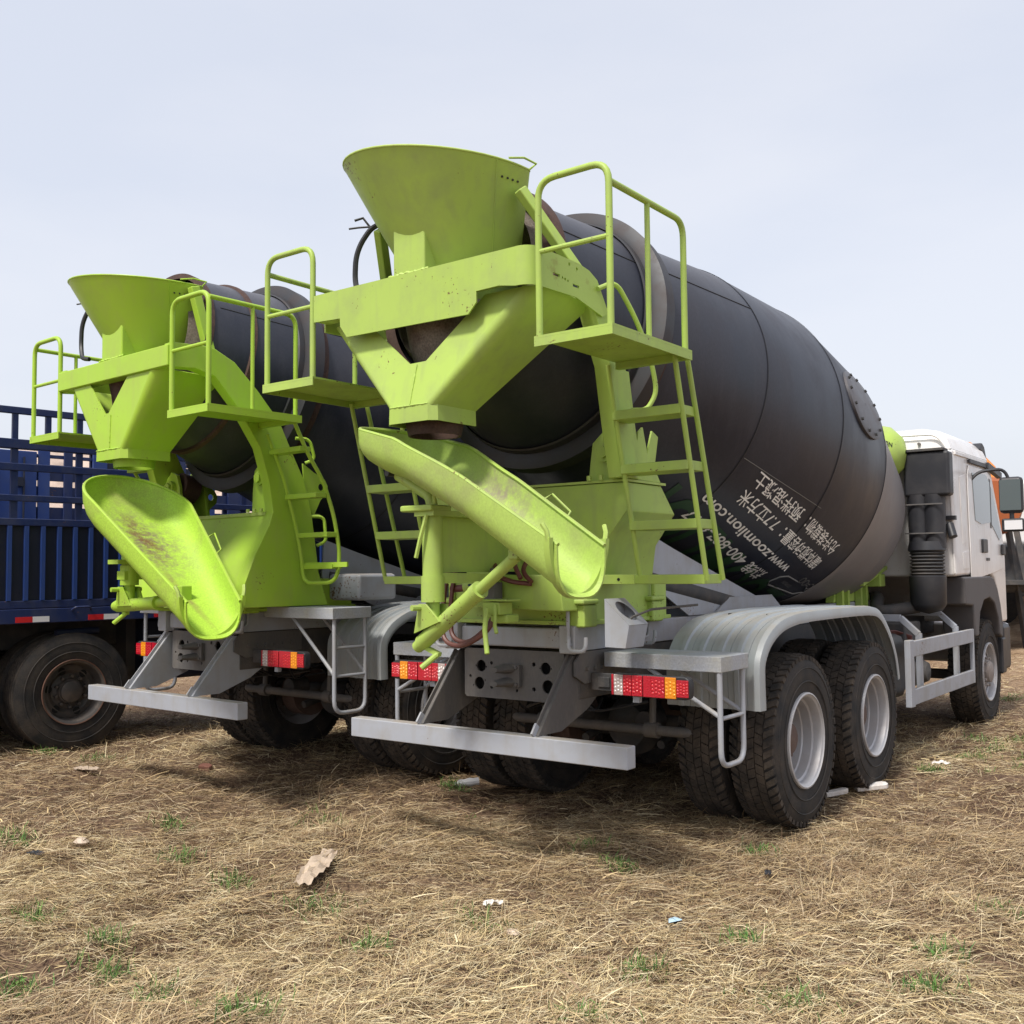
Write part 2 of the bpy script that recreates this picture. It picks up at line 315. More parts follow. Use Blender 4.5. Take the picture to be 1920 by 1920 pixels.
DISCF = mesh(MB().lathe([(-.02, .246), (.04, .232), (.085, .20), (.10, .165), (.10, .0001)], ax=(1, 0, 0), seg=40), 'wheel', 'rim', 40)
HUBF = hub_mesh(.075, .115, .05); HUBF.materials.clear(); HUBF.materials.append(M['rimdisc'])
def wheel(parent, x, y, side, kind, z=.535, a=0, names=('tyre',)):
    d = {'outer': DISCO, 'inner': DISCI, 'front': DISCF}[kind]; hb = {'outer': HUBO, 'inner': HUBI, 'front': HUBF}[kind]
    w = obj('wheel', d, None, parent, loc=(x, y, z), rot=(a, 0, 0 if side > 0 else PI))
    obj('tyre', TY, None, w); obj('tread', TR, None, w); obj('rim', RIMD, None, w)
    obj('hub', hb, None, w)
    for k in (range(8) if kind != 'inner' else ()):
        t = 2*PI*k/8+.2; rr = .195 if kind == 'outer' else .212; dx = -.04 if kind == 'outer' else .078
        if k == 0: wheel.h = mesh(MB().lathe([(0, .026), (.004, .024), (.004, .0001)], ax=(1, 0, 0), seg=12), 'hand_hole', 'hole')
        obj('hand_hole', wheel.h, None, w, loc=(dx, rr*math.cos(t), rr*math.sin(t)))
    return w

# ---------------------------------------------------------------- lettering wrapped on the drum
TILT, Z0 = .21, 3.255
AX = Vector((0, math.cos(TILT), -math.sin(TILT))); NN = Vector((0, math.sin(TILT), math.cos(TILT)))
PROF = [(.03, .60), (.78, .765), (1.883, 1.016), (2.88, 1.172), (3.87, 1.170), (4.2, 1.092), (4.75, .998), (5.3, .90), (5.48, .80)]
def rad(s): return float(np.interp(s, [p[0] for p in PROF], [p[1] for p in PROF]))
def dpt(s, phi, off=0):
    r = rad(s)+off; return Vector((0, 0, Z0))+AX*s+Vector((1, 0, 0))*r*math.sin(phi)+NN*r*math.cos(phi)
def text_flat(body, size, sx=1.0, bold=0.0, shear=0):
    c = bpy.data.curves.new('t', 'FONT'); c.body = body; c.size = size; c.offset = bold; c.shear = shear; c.resolution_u = 3
    o = bpy.data.objects.new('t', c); COL.objects.link(o); bpy.context.view_layer.update()
    me = bpy.data.meshes.new_from_object(o.evaluated_get(bpy.context.evaluated_depsgraph_get()))
    bpy.data.objects.remove(o); bpy.data.curves.remove(c)
    bm = bmesh.new(); bm.from_mesh(me); bpy.data.meshes.remove(me)
    xs = [v.co.x for v in bm.verts]; x0, x1 = min(xs), max(xs)
    for v in bm.verts: v.co.x = (v.co.x-x0)*sx
    return bm, (x1-x0)*sx
def cut(bm, step=.08):
    ys = [v.co.y for v in bm.verts]; xs = [v.co.x for v in bm.verts]
    for lo, hi, no in ((min(ys), max(ys), (0, 1, 0)), (min(xs), max(xs), (1, 0, 0))):
        k = math.ceil(lo/step)*step
        while k < hi:
            bmesh.ops.bisect_plane(bm, geom=bm.verts[:]+bm.edges[:]+bm.faces[:], plane_co=Vector(no)*k, plane_no=no); k += step
def wrap(bm, s0, phi0, slope, parent, m, name='lettering', off=.005, width=None, sx=1):
    """reading direction runs to the rear (-s), letter tops point down the flank (+phi)"""
    for v in bm.verts:
        u, w = v.co.x, v.co.y; s = s0-u; phi = phi0+slope*u+w/rad(s); v.co = dpt(s, phi, off)
    me = bpy.data.meshes.new(name); bm.to_mesh(me); bm.free(); me.materials.append(M[m])
    return obj(name, me, None, parent)
LET = {}
def DT(body, size, s0, s1, phi0, slope, parent, m, bold=.0):
    key = (body, size)
    if key not in LET:
        bm, w = text_flat(body, size, 1, bold); k = (s0-s1)/w
        for v in bm.verts: v.co.x *= k
        cut(bm, .12); o = wrap(bm, s0, math.radians(phi0), math.radians(slope), parent, m); LET[key] = o.data; return o
    return obj('lettering', LET[key], None, parent)
# ---------------------------------------------------------------- concrete mixer truck
def trough(parent, m, mi, hd, zr, hw, dep, us, rb, name='chute'):
    """swinging discharge chute; hd = horizontal heading, rims follow zr(u), half width hw(u)"""
    D = Vector((math.cos(hd), -math.sin(hd), 0)); Wd = Vector((math.sin(hd), math.cos(hd), 0)); rows = []
    u0 = us[0]
    for u in us:
        w, d = hw(u), dep(u)
        if u < u0+rb:
            q = math.sqrt(max(.0, 1-((u0+rb-u)/rb)**2)); w = max(.0005, w*q); d *= (.55+.45*q)
        row = []
        for k in range(17):
            t = -PI/2+PI*k/16; x = math.copysign(abs(math.sin(t))**.72, math.sin(t)); y = max(0, math.cos(t))**.82
            row.append(Vector((0, -.35 if hd > .15 else -.28, 0))+D*(u-.0*y)+Wd*(w*x)+Vector((0, 0, zr(u)-d*(y**.75 if y > 0 else 0))))
        rows.append(row)
    o = obj(name, MB().grid(rows), mi, parent, solid=.010, off=1)
    return o, rows, D, Wd
def mixer(v, loc, rz, label):
    A = (v == 'A'); L = 'lime'+v
    T = thing('concrete_mixer_truck', label, 'mixer truck', loc, rz)
    O = lambda n, mb, m, **k: obj(n, mb, m, k.pop('parent', T), **k)
    # ---- wheels
    for side in (1, -1):
        for y in (1.815, 3.165):
            wheel(T, side*1.085, y, side, 'outer', a=random.random()); wheel(T, side*.735, y, -side if False else side, 'inner', a=random.random())
        wheel(T, side*1.04, 6.974, side, 'front', a=random.random())
    # ---- underrun bar and brackets
    b = O('underrun_bar', MB().box(-.996, .996, 0, .085, .607, .723), 'grey', bevel=.006)
    for sx in (-1, 1):
        x = sx*.42
        p = MB().prism([(.03, .725), (.25, .725), (.52, .82), (.70, .93), (.70, 1.13), (.38, 1.135)], 'yz', x-.004, x+.004)
        p.bar((x-.022, .032, .725), (x-.022, .375, 1.135), .008, .05, (1, 0, 0)).bar((x-.022, .03, .727), (x-.022, .375, 1.133), .055, .008, (1, 0, 0))
        br = O('bar_bracket', p, 'steelgrey' if A else 'grey')
        obj('bracket_foot', MB().bar((x-.022, .018, .722), (x-.022, .060, .775), .06, .012, (1, 0, 0)), 'grey', br)
    # ---- chassis rails
    for sx in (-1, 1):
        O('chassis_rail', MB().prism([(0.42, .88), (.42, 1.155), (8.0, 1.155), (8.0, .88)], 'yz', sx*.345, sx*.43), 'chassis', bevel=.01)
        O('subframe_rail', MB().box(min(sx*.36, sx*.44), max(sx*.36, sx*.44), .36, 5.6, 1.158, 1.305), 'grey', bevel=.006)
        # stub end boxes of the subframe
        O('subframe_end', MB().box(sx*.43-.055, sx*.43+.055, .30, .42, 1.15, 1.31), 'grey', bevel=.01)
    # rear crossmember plate with holes
    hs = [(-.24, 1.05, .036), (.24, 1.055, .036), (-.255, .945, .038), (.255, .95, .040), (-.16, 1.07, .011), (.155, 1.075, .013), (-.16, .925, .011), (.155, .93, .013), (-.325, .985, .010), (.34, 1.0, .010), (.03, .915, .010), (-.20, 1.045, .005), (-.28, 1.05, .005), (.20, 1.055, .005), (.28, 1.055, .005), (-.21, .965, .005), (-.30, .93, .005), (.30, .965, .005)]
    cm = O('rear_crossmember', MB().prism([(-.37, .875), (-.355, .86), (.355, .86), (.37, .875), (.37, 1.14), (.355, 1.155), (-.355, 1.155), (-.37, 1.14)], 'xz', .36, .372, holes=[circ(x, z, r, 10 if r < .02 else 18) for x, z, r in hs]), 'steelgrey')
    O('crossmember_flange', MB().box(-.37, .37, .374, .50, 1.138, 1.15).box(-.37, .37, .374, .50, .862, .872), 'steelgrey')
    O('crossmember_web', MB().box(-.34, .34, .49, .50, .88, 1.13), 'chassis')
    th_ = MB().box(-.07, .07, .33, .36, .94, 1.07)
    for z in (.965, 1.045):
        rows = []
        for i in range(7):
            a = i/6; w = .062*(1-.55*a); h = .030*(1-.45*a); cx = -.02-.01*a
            rows.append([Vector((cx+w*math.cos(t), .335-.125*a, z+h*math.sin(t))) for t in [2*PI*k/12 for k in range(12)]])
        th_.grid(rows, closed=True); th_.add(rows[-1], [tuple(range(12))])
    hk = O('tow_hook', th_, 'steelgrey', sharp=50)
    for sx in (-.05, .05):
        for z in (.955, 1.055): obj('bolt', MB().cyl((sx, .33, z), (sx, .318, z), .010, 6), 'steelgrey', hk)
    O('rear_beam', MB().box(-.375, .375, .335, .46, 1.175, 1.292), 'grey', bevel=.012)
    # side plates with bolt rows, lamp carriers
    for sx in (-1, 1):
        sp = O('bolted_plate', MB().prism([(.36, 1.02), (.36, 1.10), (.42, 1.155), (.98, 1.155), (.98, 1.0), (.46, .97)], 'yz', sx*.435, sx*.447), 'steelgrey')
        for k in range(6): obj('bolt', MB().cyl((sx*.447, .48+.08*k, 1.055), (sx*.462, .48+.08*k, 1.055), .012, 6), 'steelgrey', sp)
        O('lamp_carrier', MB().box(min(sx*.45, sx*.64), max(sx*.45, sx*.64), .52, .545, .93, 1.03).box(min(sx*.50, sx*.58), max(sx*.50, sx*.58), .51, .52, .95, 1.01), 'chassis', bevel=.004)
        # tail lamp
        x0, x1 = .610, 1.106; tl = O('tail_light', MB().prism([(sx*(x0+.0), .925), (sx*(x0+.012), .914), (sx*(x1-.03), .914), (sx*(x1-.006), .925), (sx*x1, .955), (sx*x1, 1.0), (sx*(x1-.006), 1.025), (sx*(x1-.03), 1.038), (sx*(x0+.012), 1.038), (sx*x0, 1.025)], 'xz', .483, .535), 'black', bevel=.006)
        seg = [('red_lens', .615, .630, 'red'), ('clear_lens', .631, .690, 'clear'), ('red_lens', .691, .745, 'red'), ('red_lens', .747, .815, 'red'), ('red_lens', .818, .868, 'red'), ('red_lens', .870, .955, 'red'), ('amber_lens', .957, 1.025, 'amber'), ('red_lens', 1.027, 1.100, 'red')]
        for i, (nm, a, c, mm) in enumerate(seg):
            zt, zb = (1.034, .918) if i < 7 else (1.022, .928)
            obj(nm, MB().box(min(sx*a, sx*c), max(sx*a, sx*c), .472 if i != 4 else .478, .4828, zb, zt), mm, tl, bevel=.004)
            if nm != 'clear_lens' or 1:   # round reflector cells
                mb = MB(); nx = max(1, int((c-a)/.018))
                for ix in range(nx):
                    for iz in range(4):
                        if i == 4 or i == 0: continue
                        cx = a+(ix+.5)*(c-a)/nx; cz = zb+.012+(iz+.5+.3*(ix % 2))*(zt-zb-.024)/4.5
                        mb.lathe([(0, .0080), (.002, .0058), (.003, .0001)], (sx*cx, .472, cz), (0, -1, 0), 8)
                if mb.v: obj('lens_cells', mb, mm+'cell', tl, kind='stuff')
        O('lamp_stay', MB().box(min(sx*.74, sx*.78), max(sx*.74, sx*.78), .50, .53, .88, .914), 'grey')
        # grey step platform and hoop
        zt = 1.143
        pl = O('step_platform', MB().box(min(sx*.478, sx*1.225), max(sx*.478, sx*1.225), .62, .975, zt-.085, zt), 'greychk', bevel=.004) if A else O('step_platform', MB().box(min(sx*.478, sx*1.265), max(sx*.478, sx*1.265), .60, .965, 1.265, 1.345), 'greychk', bevel=.004)
        zt2 = 1.06 if A else 1.265; X = sx*(1.205 if A else 1.235); y0, y1 = .64, .93
        hz = .545 if A else .60
        hp = O('hoop_step', MB().tube(fillet([(X, y0, zt2), (X, y0, hz), (X, y1, hz), (X, y1, zt2)], .09), .0155, 12), 'grey')
        obj('crossbar', MB().tube([(X, y0, hz+.26), (X, y1, hz+.26)], .012), 'grey', hp)
        if not A: obj('crossbar', MB().tube([(X, y0, hz+.46), (X, y1, hz+.46)], .012), 'grey', hp)
        obj('brace', MB().tube([(X, y0, hz+.27), (sx*.75, y0+.02, zt2)], .013), 'grey', hp)
        obj('brace', MB().tube([(X, y1, hz+.27), (sx*.75, y1, zt2)], .013), 'grey', hp)
        # fender
        pf = [(1.085, .80), (1.08, 1.0), (1.10, 1.10), (1.19, 1.20), (1.34, 1.275), (1.52, 1.315), (1.80, 1.335), (2.3, 1.338), (2.8, 1.335), (3.10, 1.325), (3.27, 1.29), (3.42, 1.20), (3.56, 1.07), (3.66, .92), (3.71, .77)]
        def lift(k, dz):
            a = pf[max(k-1, 0)]; c = pf[min(k+1, len(pf)-1)]; ty, tz = c[0]-a[0], c[1]-a[1]; l = math.hypot(ty, tz); return (pf[k][0]-tz/l*dz, pf[k][1]+ty/l*dz)
        xs = [(.64, 0), (.645, .0)]
        for c in (.735, .86, .985, 1.105): xs += [(c-.020, 0), (c-.012, .013), (c+.012, .013), (c+.020, 0), (c+.057, 0), (c+.059, -.012), (c+.062, -.012), (c+.064, 0)]
        xs += [(1.185, 0), (1.215, .012), (1.245, .006), (1.255, -.035), (1.252, -.055)]
        rows = [[Vector((sx*x, *lift(k, d))) for x, d in xs] for k in range(len(pf))]
        sub = []
        for k in range(len(rows)-1):
            for j in range(3):
                t = j/3; P0 = rows[max(k-1, 0)]; P1 = rows[k]; P2 = rows[k+1]; P3 = rows[min(k+2, len(rows)-1)]
                sub.append([.5*((2*b_)+(-a_+c_)*t+(2*a_-5*b_+4*c_-d_)*t*t+(-a_+3*b_-3*c_+d_)*t**3) for a_, b_, c_, d_ in zip(P0, P1, P2, P3)])
        sub.append(rows[-1])
        fd = O('fender', MB().grid(sub), 'fender', solid=.006, sharp=24)
        if sx > 0 or not A:
            for yy, xx in ((1.62, .80), (1.62, 1.06), (3.0, .8)): obj('fender_slot', MB().box(min(sx*xx, sx*(xx+.05)), max(sx*xx, sx*(xx+.05)), yy, yy+.02, 1.318 if yy < 2 else 1.33, 1.336 if yy < 2 else 1.334), 'hole', fd)
    O('mudflap', MB().box(.70, 1.2, 3.715, 3.725, .52, .80), 'chassis')
    # ---- axles, drums, springs
    for y in (1.815, 3.165):
        ax = O('rear_axle', MB().cyl((-.62, y, .535), (.62, y, .535), .085, 20), 'chassis')
        obj('differential', MB().lathe([(-.2, .05), (-.16, .15), (-.05, .21), (.07, .20), (.16, .12), (.22, .06)], (0, y, .545), (0, 1, 0), 24, cap=True), 'chassis', ax)
        for sx in (-1, 1): obj('brake_drum', MB().cyl((sx*.45, y, .535), (sx*.62, y, .535), .21, 28), 'hub', ax)
    for sx in (-1, 1):
        sp = MB()
        for k in range(8): sp.box(sx*.52-.045, sx*.52+.045, 1.9+.07*k, 3.08-.07*k, .74-.022*k, .759-.022*k)
        O('leaf_spring', sp, 'chassis')
        O('torque_arm', MB().tube([(sx*.3, 1.6, .45), (sx*.3, 2.5, .62)], .03), 'chassis')
        O('air_chamber', MB().cyl((sx*.28, 1.42, .62), (sx*.28, 1.60, .62), .075, 18), 'chassis', bevel=.01)
    O('stabilizer_bar', MB().tube(fillet([(-.72, 1.72, .62), (-.72, 1.28, .60), (.72, 1.28, .60), (.72, 1.72, .62)], .12), .033, 12), 'steelgrey')
    for sx in (-1, 1): O('bar_link', MB().tube([(sx*.42, 1.28, .60), (sx*.42, 1.30, .92)], .022).cyl((sx*.42-.045, 1.28, .60), (sx*.42+.045, 1.28, .60), .05, 14), 'steelgrey')
    O('inner_crossmember', MB().box(-.345, .345, 1.2, 1.32, .90, 1.13).box(-.345, .345, 2.4, 2.6, .85, 1.14), 'chassis')
    for k in range(4):
        pts = [(random.uniform(-.4, .5), random.uniform(.6, .9), .95), (random.uniform(-.5, .6), random.uniform(.8, 1.2), .72), (random.uniform(-.3, .5), random.uniform(1.1, 1.6), .8)]
        O('air_line', MB().tube(fillet(pts, .2), .009, 6), 'black')
    O('front_axle', MB().box(-.85, .85, 6.92, 7.03, .44, .54), 'chassis', bevel=.02)
    O('engine_sump', MB().box(-.36, .36, 5.9, 7.4, .62, 1.2), 'chassis', bevel=.05)
    O('gearbox', MB().cyl((0, 4.6, .95), (0, 5.9, .95), .24, 20), 'chassis')
    O('propeller_shaft', MB().tube([(0, 3.3, .62), (0, 4.6, .93)], .055), 'chassis')
    # ---- rear stand base
    y0p, y1p = (.36, 1.35) if A else (.30, 1.45)
    sb = O('stand_base', MB().box(-.50, .50, y0p, y1p, 1.308, 1.55), L, bevel=.008)
    obj('base_flange', MB().box(-.515, .515, y0p-.025, y1p+.03, 1.31, 1.335), L, sb, bevel=.004)
    for yb in ((.30, 1.08) if A else (.36,)):
        for sx in (-1, 1):
            x = sx*.49
            cb = O('clamp_block', MB().box(x-.05, x+.05, yb+.02, yb+.16, 1.30, 1.43).box(x-.075, x+.065, yb-.01, yb+.16, 1.43, 1.46), L, bevel=.012)
            obj('u_bolt', MB().tube(fillet([(x-.035, yb-.02, 1.53), (x-.035, yb-.02, 1.20), (x-.035, yb+.11, 1.20), (x-.035, yb+.11, 1.3)], .04), .011, 8), 'grey', cb)
            obj('u_bolt', MB().tube(fillet([(x-.03, yb, 1.58), (x-.03, yb, 1.44)], .03), .015, 8).tube([(x+.04, yb+.05, 1.58), (x+.04, yb+.05, 1.44)], .015, 8), L, cb)
            obj('clamp_loop', MB().tube(fillet([(x-.03, yb-.02, 1.25), (x-.03, yb-.03, 1.17), (x+.085, yb-.03, 1.17), (x+.085, yb-.02, 1.25)], .04), .012, 8), 'grey', cb)
    # ---- pedestal
    if A:
        poly = [(-.72, 2.12), (.745, 2.12), (.748, 1.955), (.587, 1.77), (.525, 1.552), (-.02, 1.552), (-.02, 1.70), (-.72, 1.70)]
        yf = {2.12: .86, 1.955: 1.02, 1.77: 1.07, 1.552: 1.12, 1.70: 1.1}
        n = len(poly); vs = [(x, .45, z) for x, z in poly]+[(x, yf[z], z) for x, z in poly]
        m_ = MB().add(vs, [tuple(range(n)), tuple(range(2*n-1, n-1, -1))]+[(i, (i+1) % n, (i+1) % n+n, i+n) for i in range(n)])
        O('pedestal', m_, L, bevel=.006)
        O('pedestal_top_plate', MB().box(-.73, .755, .44, .90, 2.123, 2.137), 'limeworn')
        for sx in (-1, 1):
            O('side_gusset', MB().prism([(.52, 2.14), (.60, 2.42), (.65, 2.45), (.70, 2.30), (.76, 2.44), (.83, 2.41), (.78, 2.22), (.85, 2.14)], 'yz', sx*.735, sx*.747), L)
        O('access_panel', MB().prism([(-.19, 1.50), (-.12, 1.41), (.50, 1.395), (.47, 1.60), (-.15, 1.60)], 'xz', .17, .355), L, bevel=.01)
        O('rear_plate', MB().box(-.30, -.05, .30, .312, 1.40, 1.62), L)
        O('mount_bar', MB().box(.05, .80, .432, .447, 1.543, 1.597), L, bevel=.003)
        for x in (.42, .57, .70): O('bolt_hole', MB().cyl((x, .4315, 1.57), (x, .4295, 1.57), .009, 12), 'hole')
        for sx in (-1, 1):   # main columns
            pts = [(.17, 3.06), (.34, 2.75), (.40, 2.45), (.47, 2.14)]
            w = .085
            m_ = MB().prism([(y-w, z) for y, z in pts]+[(y+w, z) for y, z in reversed(pts)], 'yz', sx*.67, sx*.775)
            O('column', m_, L, bevel=.006)
            O('column_stiffener', MB().prism([(y+w+.01, z) for y, z in pts[1:]]+[(y+w+.06, z) for y, z in reversed(pts[1:])], 'yz', sx*.745, sx*.757), L)
    else:
        out = [(-.38, 3.155), (-.10, 3.17), (-.04, 3.16), (.12, 3.09), (.32, 2.91), (.51, 2.71), (.63, 2.485), (.74, 2.29), (.81, 2.05), (.85, 1.80), (.88, 1.60), (.97, 1.35)]
        inn = [(-.36, 2.986), (-.20, 3.0), (-.04, 2.965), (.16, 2.755), (.34, 2.50), (.42, 2.255), (.455, 2.04), (.42, 1.94), (.30, 1.73), (.21, 1.52), (.17, 1.35)]
        for sx in (-1, 1):
            O('arched_column', MB().prism(out+inn[::-1], 'yz', sx*.68, sx*.775), L, bevel=.006)
            lug = [(.76, 2.42), (.86, 2.36), (.97, 2.31), (1.00, 2.26), (.99, 2.20), (.93, 2.15), (.86, 2.02), (.78, 2.2)]
            O('lifting_lug', MB().prism(lug, 'yz', sx*.72, sx*.735, holes=[circ(.935, 2.25, .028, 14)]), L)
            for (ya, za, yb, zb) in ((.72, 2.60, .82, 2.42), (.86, 2.02, .93, 1.80)):
                O('grab_handle', MB().tube(fillet([(sx*.76, ya-.05, za), (sx*.80, ya+.05, za), (sx*.80, yb, zb+.03), (sx*.76, yb-.06, zb)], .05), .013, 8), L)
        rows = [[Vector((x, y, z)) for x in (-.70, -.4, 0, .4, .70)] for y, z in ((.46, 2.02), (.44, 1.95), (.33, 1.74), (.22, 1.52), (.18, 1.34))]
        O('pedestal', MB().grid(rows), L, solid=.02)
        O('pedestal_top_plate', MB().box(-.70, .70, .44, .95, 2.02, 2.045), 'limeworn')
        O('access_handle', MB().tube([(.27, .20, 1.66), (.34, .14, 1.64), (.36, .16, 1.55), (.28, .21, 1.56)], .008, 6), L)
        for k in range(4): O('mount_bolt', MB().tube([(.52+.05*k, .16, 1.36), (.52+.05*k, .14, 1.44), (.545+.05*k, .15, 1.37)], .010, 6), L)
    # rollers under the ring
    for sx in (-1, 1):
        rx, ry, rz_ = sx*.60, .62, 2.30
        ra = Vector(AX)
        rb = O('roller_bracket', MB().prism([(rx-.13, 2.12 if A else 2.04), (rx+.13, 2.12 if A else 2.04), (rx+.10, 2.30), (rx+.06, 2.40), (rx-.02, 2.43), (rx-.10, 2.36), (rx-.12, 2.22)], 'xz', ry-.13, ry-.10), L, bevel=.006)
        obj('bracket_plate', MB().prism([(rx-.13, 2.12 if A else 2.04), (rx+.13, 2.12 if A else 2.04), (rx+.05, 2.36), (rx-.05, 2.36)], 'xz', ry+.12, ry+.15), L, rb, bevel=.006)
        obj('roller', MB().lathe([(-.08, .10), (-.07, .115), (.07, .115), (.08, .10)], (rx, ry, rz_), AX, 28, cap=True), 'rust', rb)
        obj('hub_nut', MB().cyl((rx, ry-.13, rz_), (rx, ry-.165, rz_), .055, 18).cyl((rx, ry-.165, rz_), (rx, ry-.185, rz_), .036, 6), L, rb)
        for k in range(3): obj('bolt', MB().cyl((rx-.08+.08*k, ry-.2, 2.137 if A else 2.045), (rx-.08+.08*k, ry-.2, 2.165 if A else 2.07), .014, 6), 'limeworn', rb)
    # ---- top frame
    Yb = -.50 if A else -.40
    if A:
        O('top_beam', MB().prism([(-.785, 3.245), (.70, 3.245), (.70, 3.045), (.587, 3.065), (.44, 3.062), (.44, 3.005), (.385, 2.950), (-.51, 2.962), (-.563, 3.03), (-.566, 3.078), (-.785, 3.088)], 'xz', Yb, Yb+.010), L)
        O('beam_core', MB().box(-.775, .69, Yb+.012, Yb+.10, 3.09, 3.235), L)
        arc = [Vector((.70+.09*math.sin(t), Yb+.09-.09*math.cos(t), 0)) for t in [PI/2*k/7 for k in range(8)]]
        O('beam_corner', MB().grid([[p+Vector((0, 0, 3.045)) for i, p in enumerate(arc)], [p+Vector((0, 0, 3.244)) for i, p in enumerate(arc)]]), L, solid=.01)
        for sx in (-1, 1):
            y_ = Yb+.09
            hol = [[(-.31, 3.125), (-.31, 3.14), (-.25, 3.14), (-.25, 3.125)], [(-.13, 3.105), (-.13, 3.12), (-.07, 3.12), (-.07, 3.105)], circ(-.225, 3.13, .007, 8), circ(-.20, 3.127, .009, 8), circ(-.175, 3.124, .007, 8), circ(-.16, 3.215, .010, 8), circ(-.09, 3.205, .010, 8)] if sx > 0 else []
            O('side_arm', MB().prism([(y_, 3.243), (-.07, 3.24), (.03, 3.225), (.11, 3.19), (.22, 3.03), (.16, 3.0), (-.10, 3.054), (y_, 3.045)], 'yz', sx*.781, sx*.791, holes=hol), 'limeworn')
        tw, tz, bw_, bz, fz = .765, 3.07, .165, 2.505, 2.42; yr, yfT, yrB, yfB = Yb+.105, .13, -.53, -.185
        notch = [(-.665, 3.07), (-.47, 3.07), (-.05, 2.751), (.066, 2.753), (.415, 3.07), (.665, 3.07)]
    else:
        O('top_beam', MB().box(-.755, .755, Yb, Yb+.10, 2.995, 3.14), L, bevel=.008)
        tw, tz, bw_, bz, fz = .63, 3.0, .19, 2.485, 2.415; yr, yfT, yrB, yfB = Yb+.02, .16, -.39, -.03
        notch = [(-.55, 3.0), (-.31, 3.0), (-.075, 2.755), (-.03, 2.755), (.22, 3.0), (.55, 3.0)]
    # collector funnel: rear sheet with V cut-out, rounded edges, two flanks
    rc = .10
    rear = MB(); ye = lambda z: yr+(yrB-yr)*(tz-z)/(tz-bz)
    poly = notch+[(bw_-.045, bz), (-bw_+.045, bz)]
    rear.prism(poly, 'xz', 0, .008)
    rear.v = [(x, y+ye(z), z) for x, y, z in rear.v]
    O('collector_funnel', rear, L)
    for sx in (-1, 1):
        top = [Vector((sx*(tw-rc+rc*math.sin(t)), yr+rc-rc*math.cos(t), tz)) for t in [PI/2*k/8 for k in range(9)]]+[Vector((sx*(tw-.03), yfT, tz))]
        r3 = .045
        bot = [Vector((sx*(bw_-r3+r3*math.sin(t)), yrB+r3-r3*math.cos(t), bz)) for t in [PI/2*k/8 for k in range(9)]]+[Vector((sx*bw_, yfB, bz))]
        O('funnel_side', MB().grid([top, [a.lerp(b_, .5) for a, b_ in zip(top, bot)], bot]), L, solid=.008, sharp=60, off=1 if sx < 0 else -1)
    if False: O('funnel_front', MB().grid([[Vector((-(tw-.03), yfT, tz)), Vector((tw-.03, yfT, tz))], [Vector((-bw_, yfB, bz)), Vector((bw_, yfB, bz))]]), L, solid=.008)
    q = .006; fl = [(-bw_-q, yfB), (-bw_-q, yrB+.03), (-bw_+.03, yrB-q), (bw_-.03, yrB-q), (bw_+q, yrB+.03), (bw_+q, yfB)]
    O('outlet_flange', MB().grid([[Vector((x, y, bz+.005)) for x, y in fl], [Vector((x*1.02, y, fz)) for x, y in fl]]), L, solid=.008, sharp=15)
    if A:
        O('mouth_spout', MB().lathe([(0, .30), (.2, .27), (.42, .20)], (.0, -.12, 3.10), (0, 0, -1), 28, a0=0, a1=2*PI), 'crust', solid=.02)
        O('outlet_liner', MB().lathe([(0, .15), (.06, .155), (.12, .14)], (0, (yrB+yfB)/2+.03, bz-.02), (0, 0, -1), 20), 'rust', solid=.01)
    else:
        O('mouth_spout', MB().lathe([(0, .22), (.25, .20), (.42, .14)], (-.12, -.08, 3.05), (.25, 0, -1), 24), 'rust', solid=.02)
        O('outlet_liner', MB().lathe([(0, .15), (.10, .135)], (.02, (yrB+yfB)/2, bz-.02), (0, 0, -1), 20), L, solid=.01)
    # weld beads
    def bead(pts, r=.006, m=L, par=T):
        P_ = [Vector(pts[0]).lerp(Vector(pts[1]), k/24) for k in range(25)]
        P_ = [q_+Vector((random.uniform(-1, 1), random.uniform(-1, 1), random.uniform(-1, 1)))*r*.25 for q_ in P_]
        return obj('weld_bead', MB().tube(P_, [r*random.uniform(.7, 1.35) for _ in P_], 6), m, par)
    bead([(.005, ye(2.74)-.002, 2.74), (.0, ye(bz+.01)-.002, bz+.01)], .0045)
    for sx in (-1, 1): bead([(sx*(bw_+.004), yrB+.04, bz+.004), (sx*(bw_+.004), yfB, bz+.004)], .006)
    bead([(-bw_+.03, yrB-.008, bz+.004), (bw_-.03, yrB-.008, bz+.004)], .006)
    # feed hopper
    cx, cy, RR, zt, sl_ = (-.055, -.15, .585, 3.87, -.085) if A else (-.07, .0, .605, 3.715, -.06)
    rows = []
    for f in (0, .12, .3, .55, .8, 1):
        r = RR*(1-f)+.24*f; z = zt*(1-f)+(3.12 if A else 3.02)*f; yc = cy*(1-f)+(-.05 if A else .02)*f; row = []
        fwd = (.02*(1-f)+.12*f)
        row.append(Vector((cx*(1-f)+.03*f+r*.98, yc+fwd, z+sl_*r/RR*(1-f))))
        for k in range(25):
            t = PI*k/24; x = r*math.cos(t); row.append(Vector((cx*(1-f)+.03*f+x, yc-r*math.sin(t), z+sl_*x/RR*(1-f))))
        row.append(Vector((cx*(1-f)+.03*f-r*.98, yc+fwd, z-sl_*r/RR*(1-f))))
        rows.append(row)
    fh = O('feed_hopper', MB().grid(rows), L, solid=.006, sharp=50)
    obj('hopper_rim', MB().tube(rows[0], .0065, 8), 'limeworn' if A else L, fh)
    rr_ = rows[0][1]; obj('rim_handle', MB().tube([rows[0][3]+Vector((0, 0, .02)), rows[0][2]+Vector((.03, 0, .035)), rows[0][1]+Vector((.035, .02, .03)), rows[0][0]+Vector((.0, 0, .01))], .006, 6), L, fh)
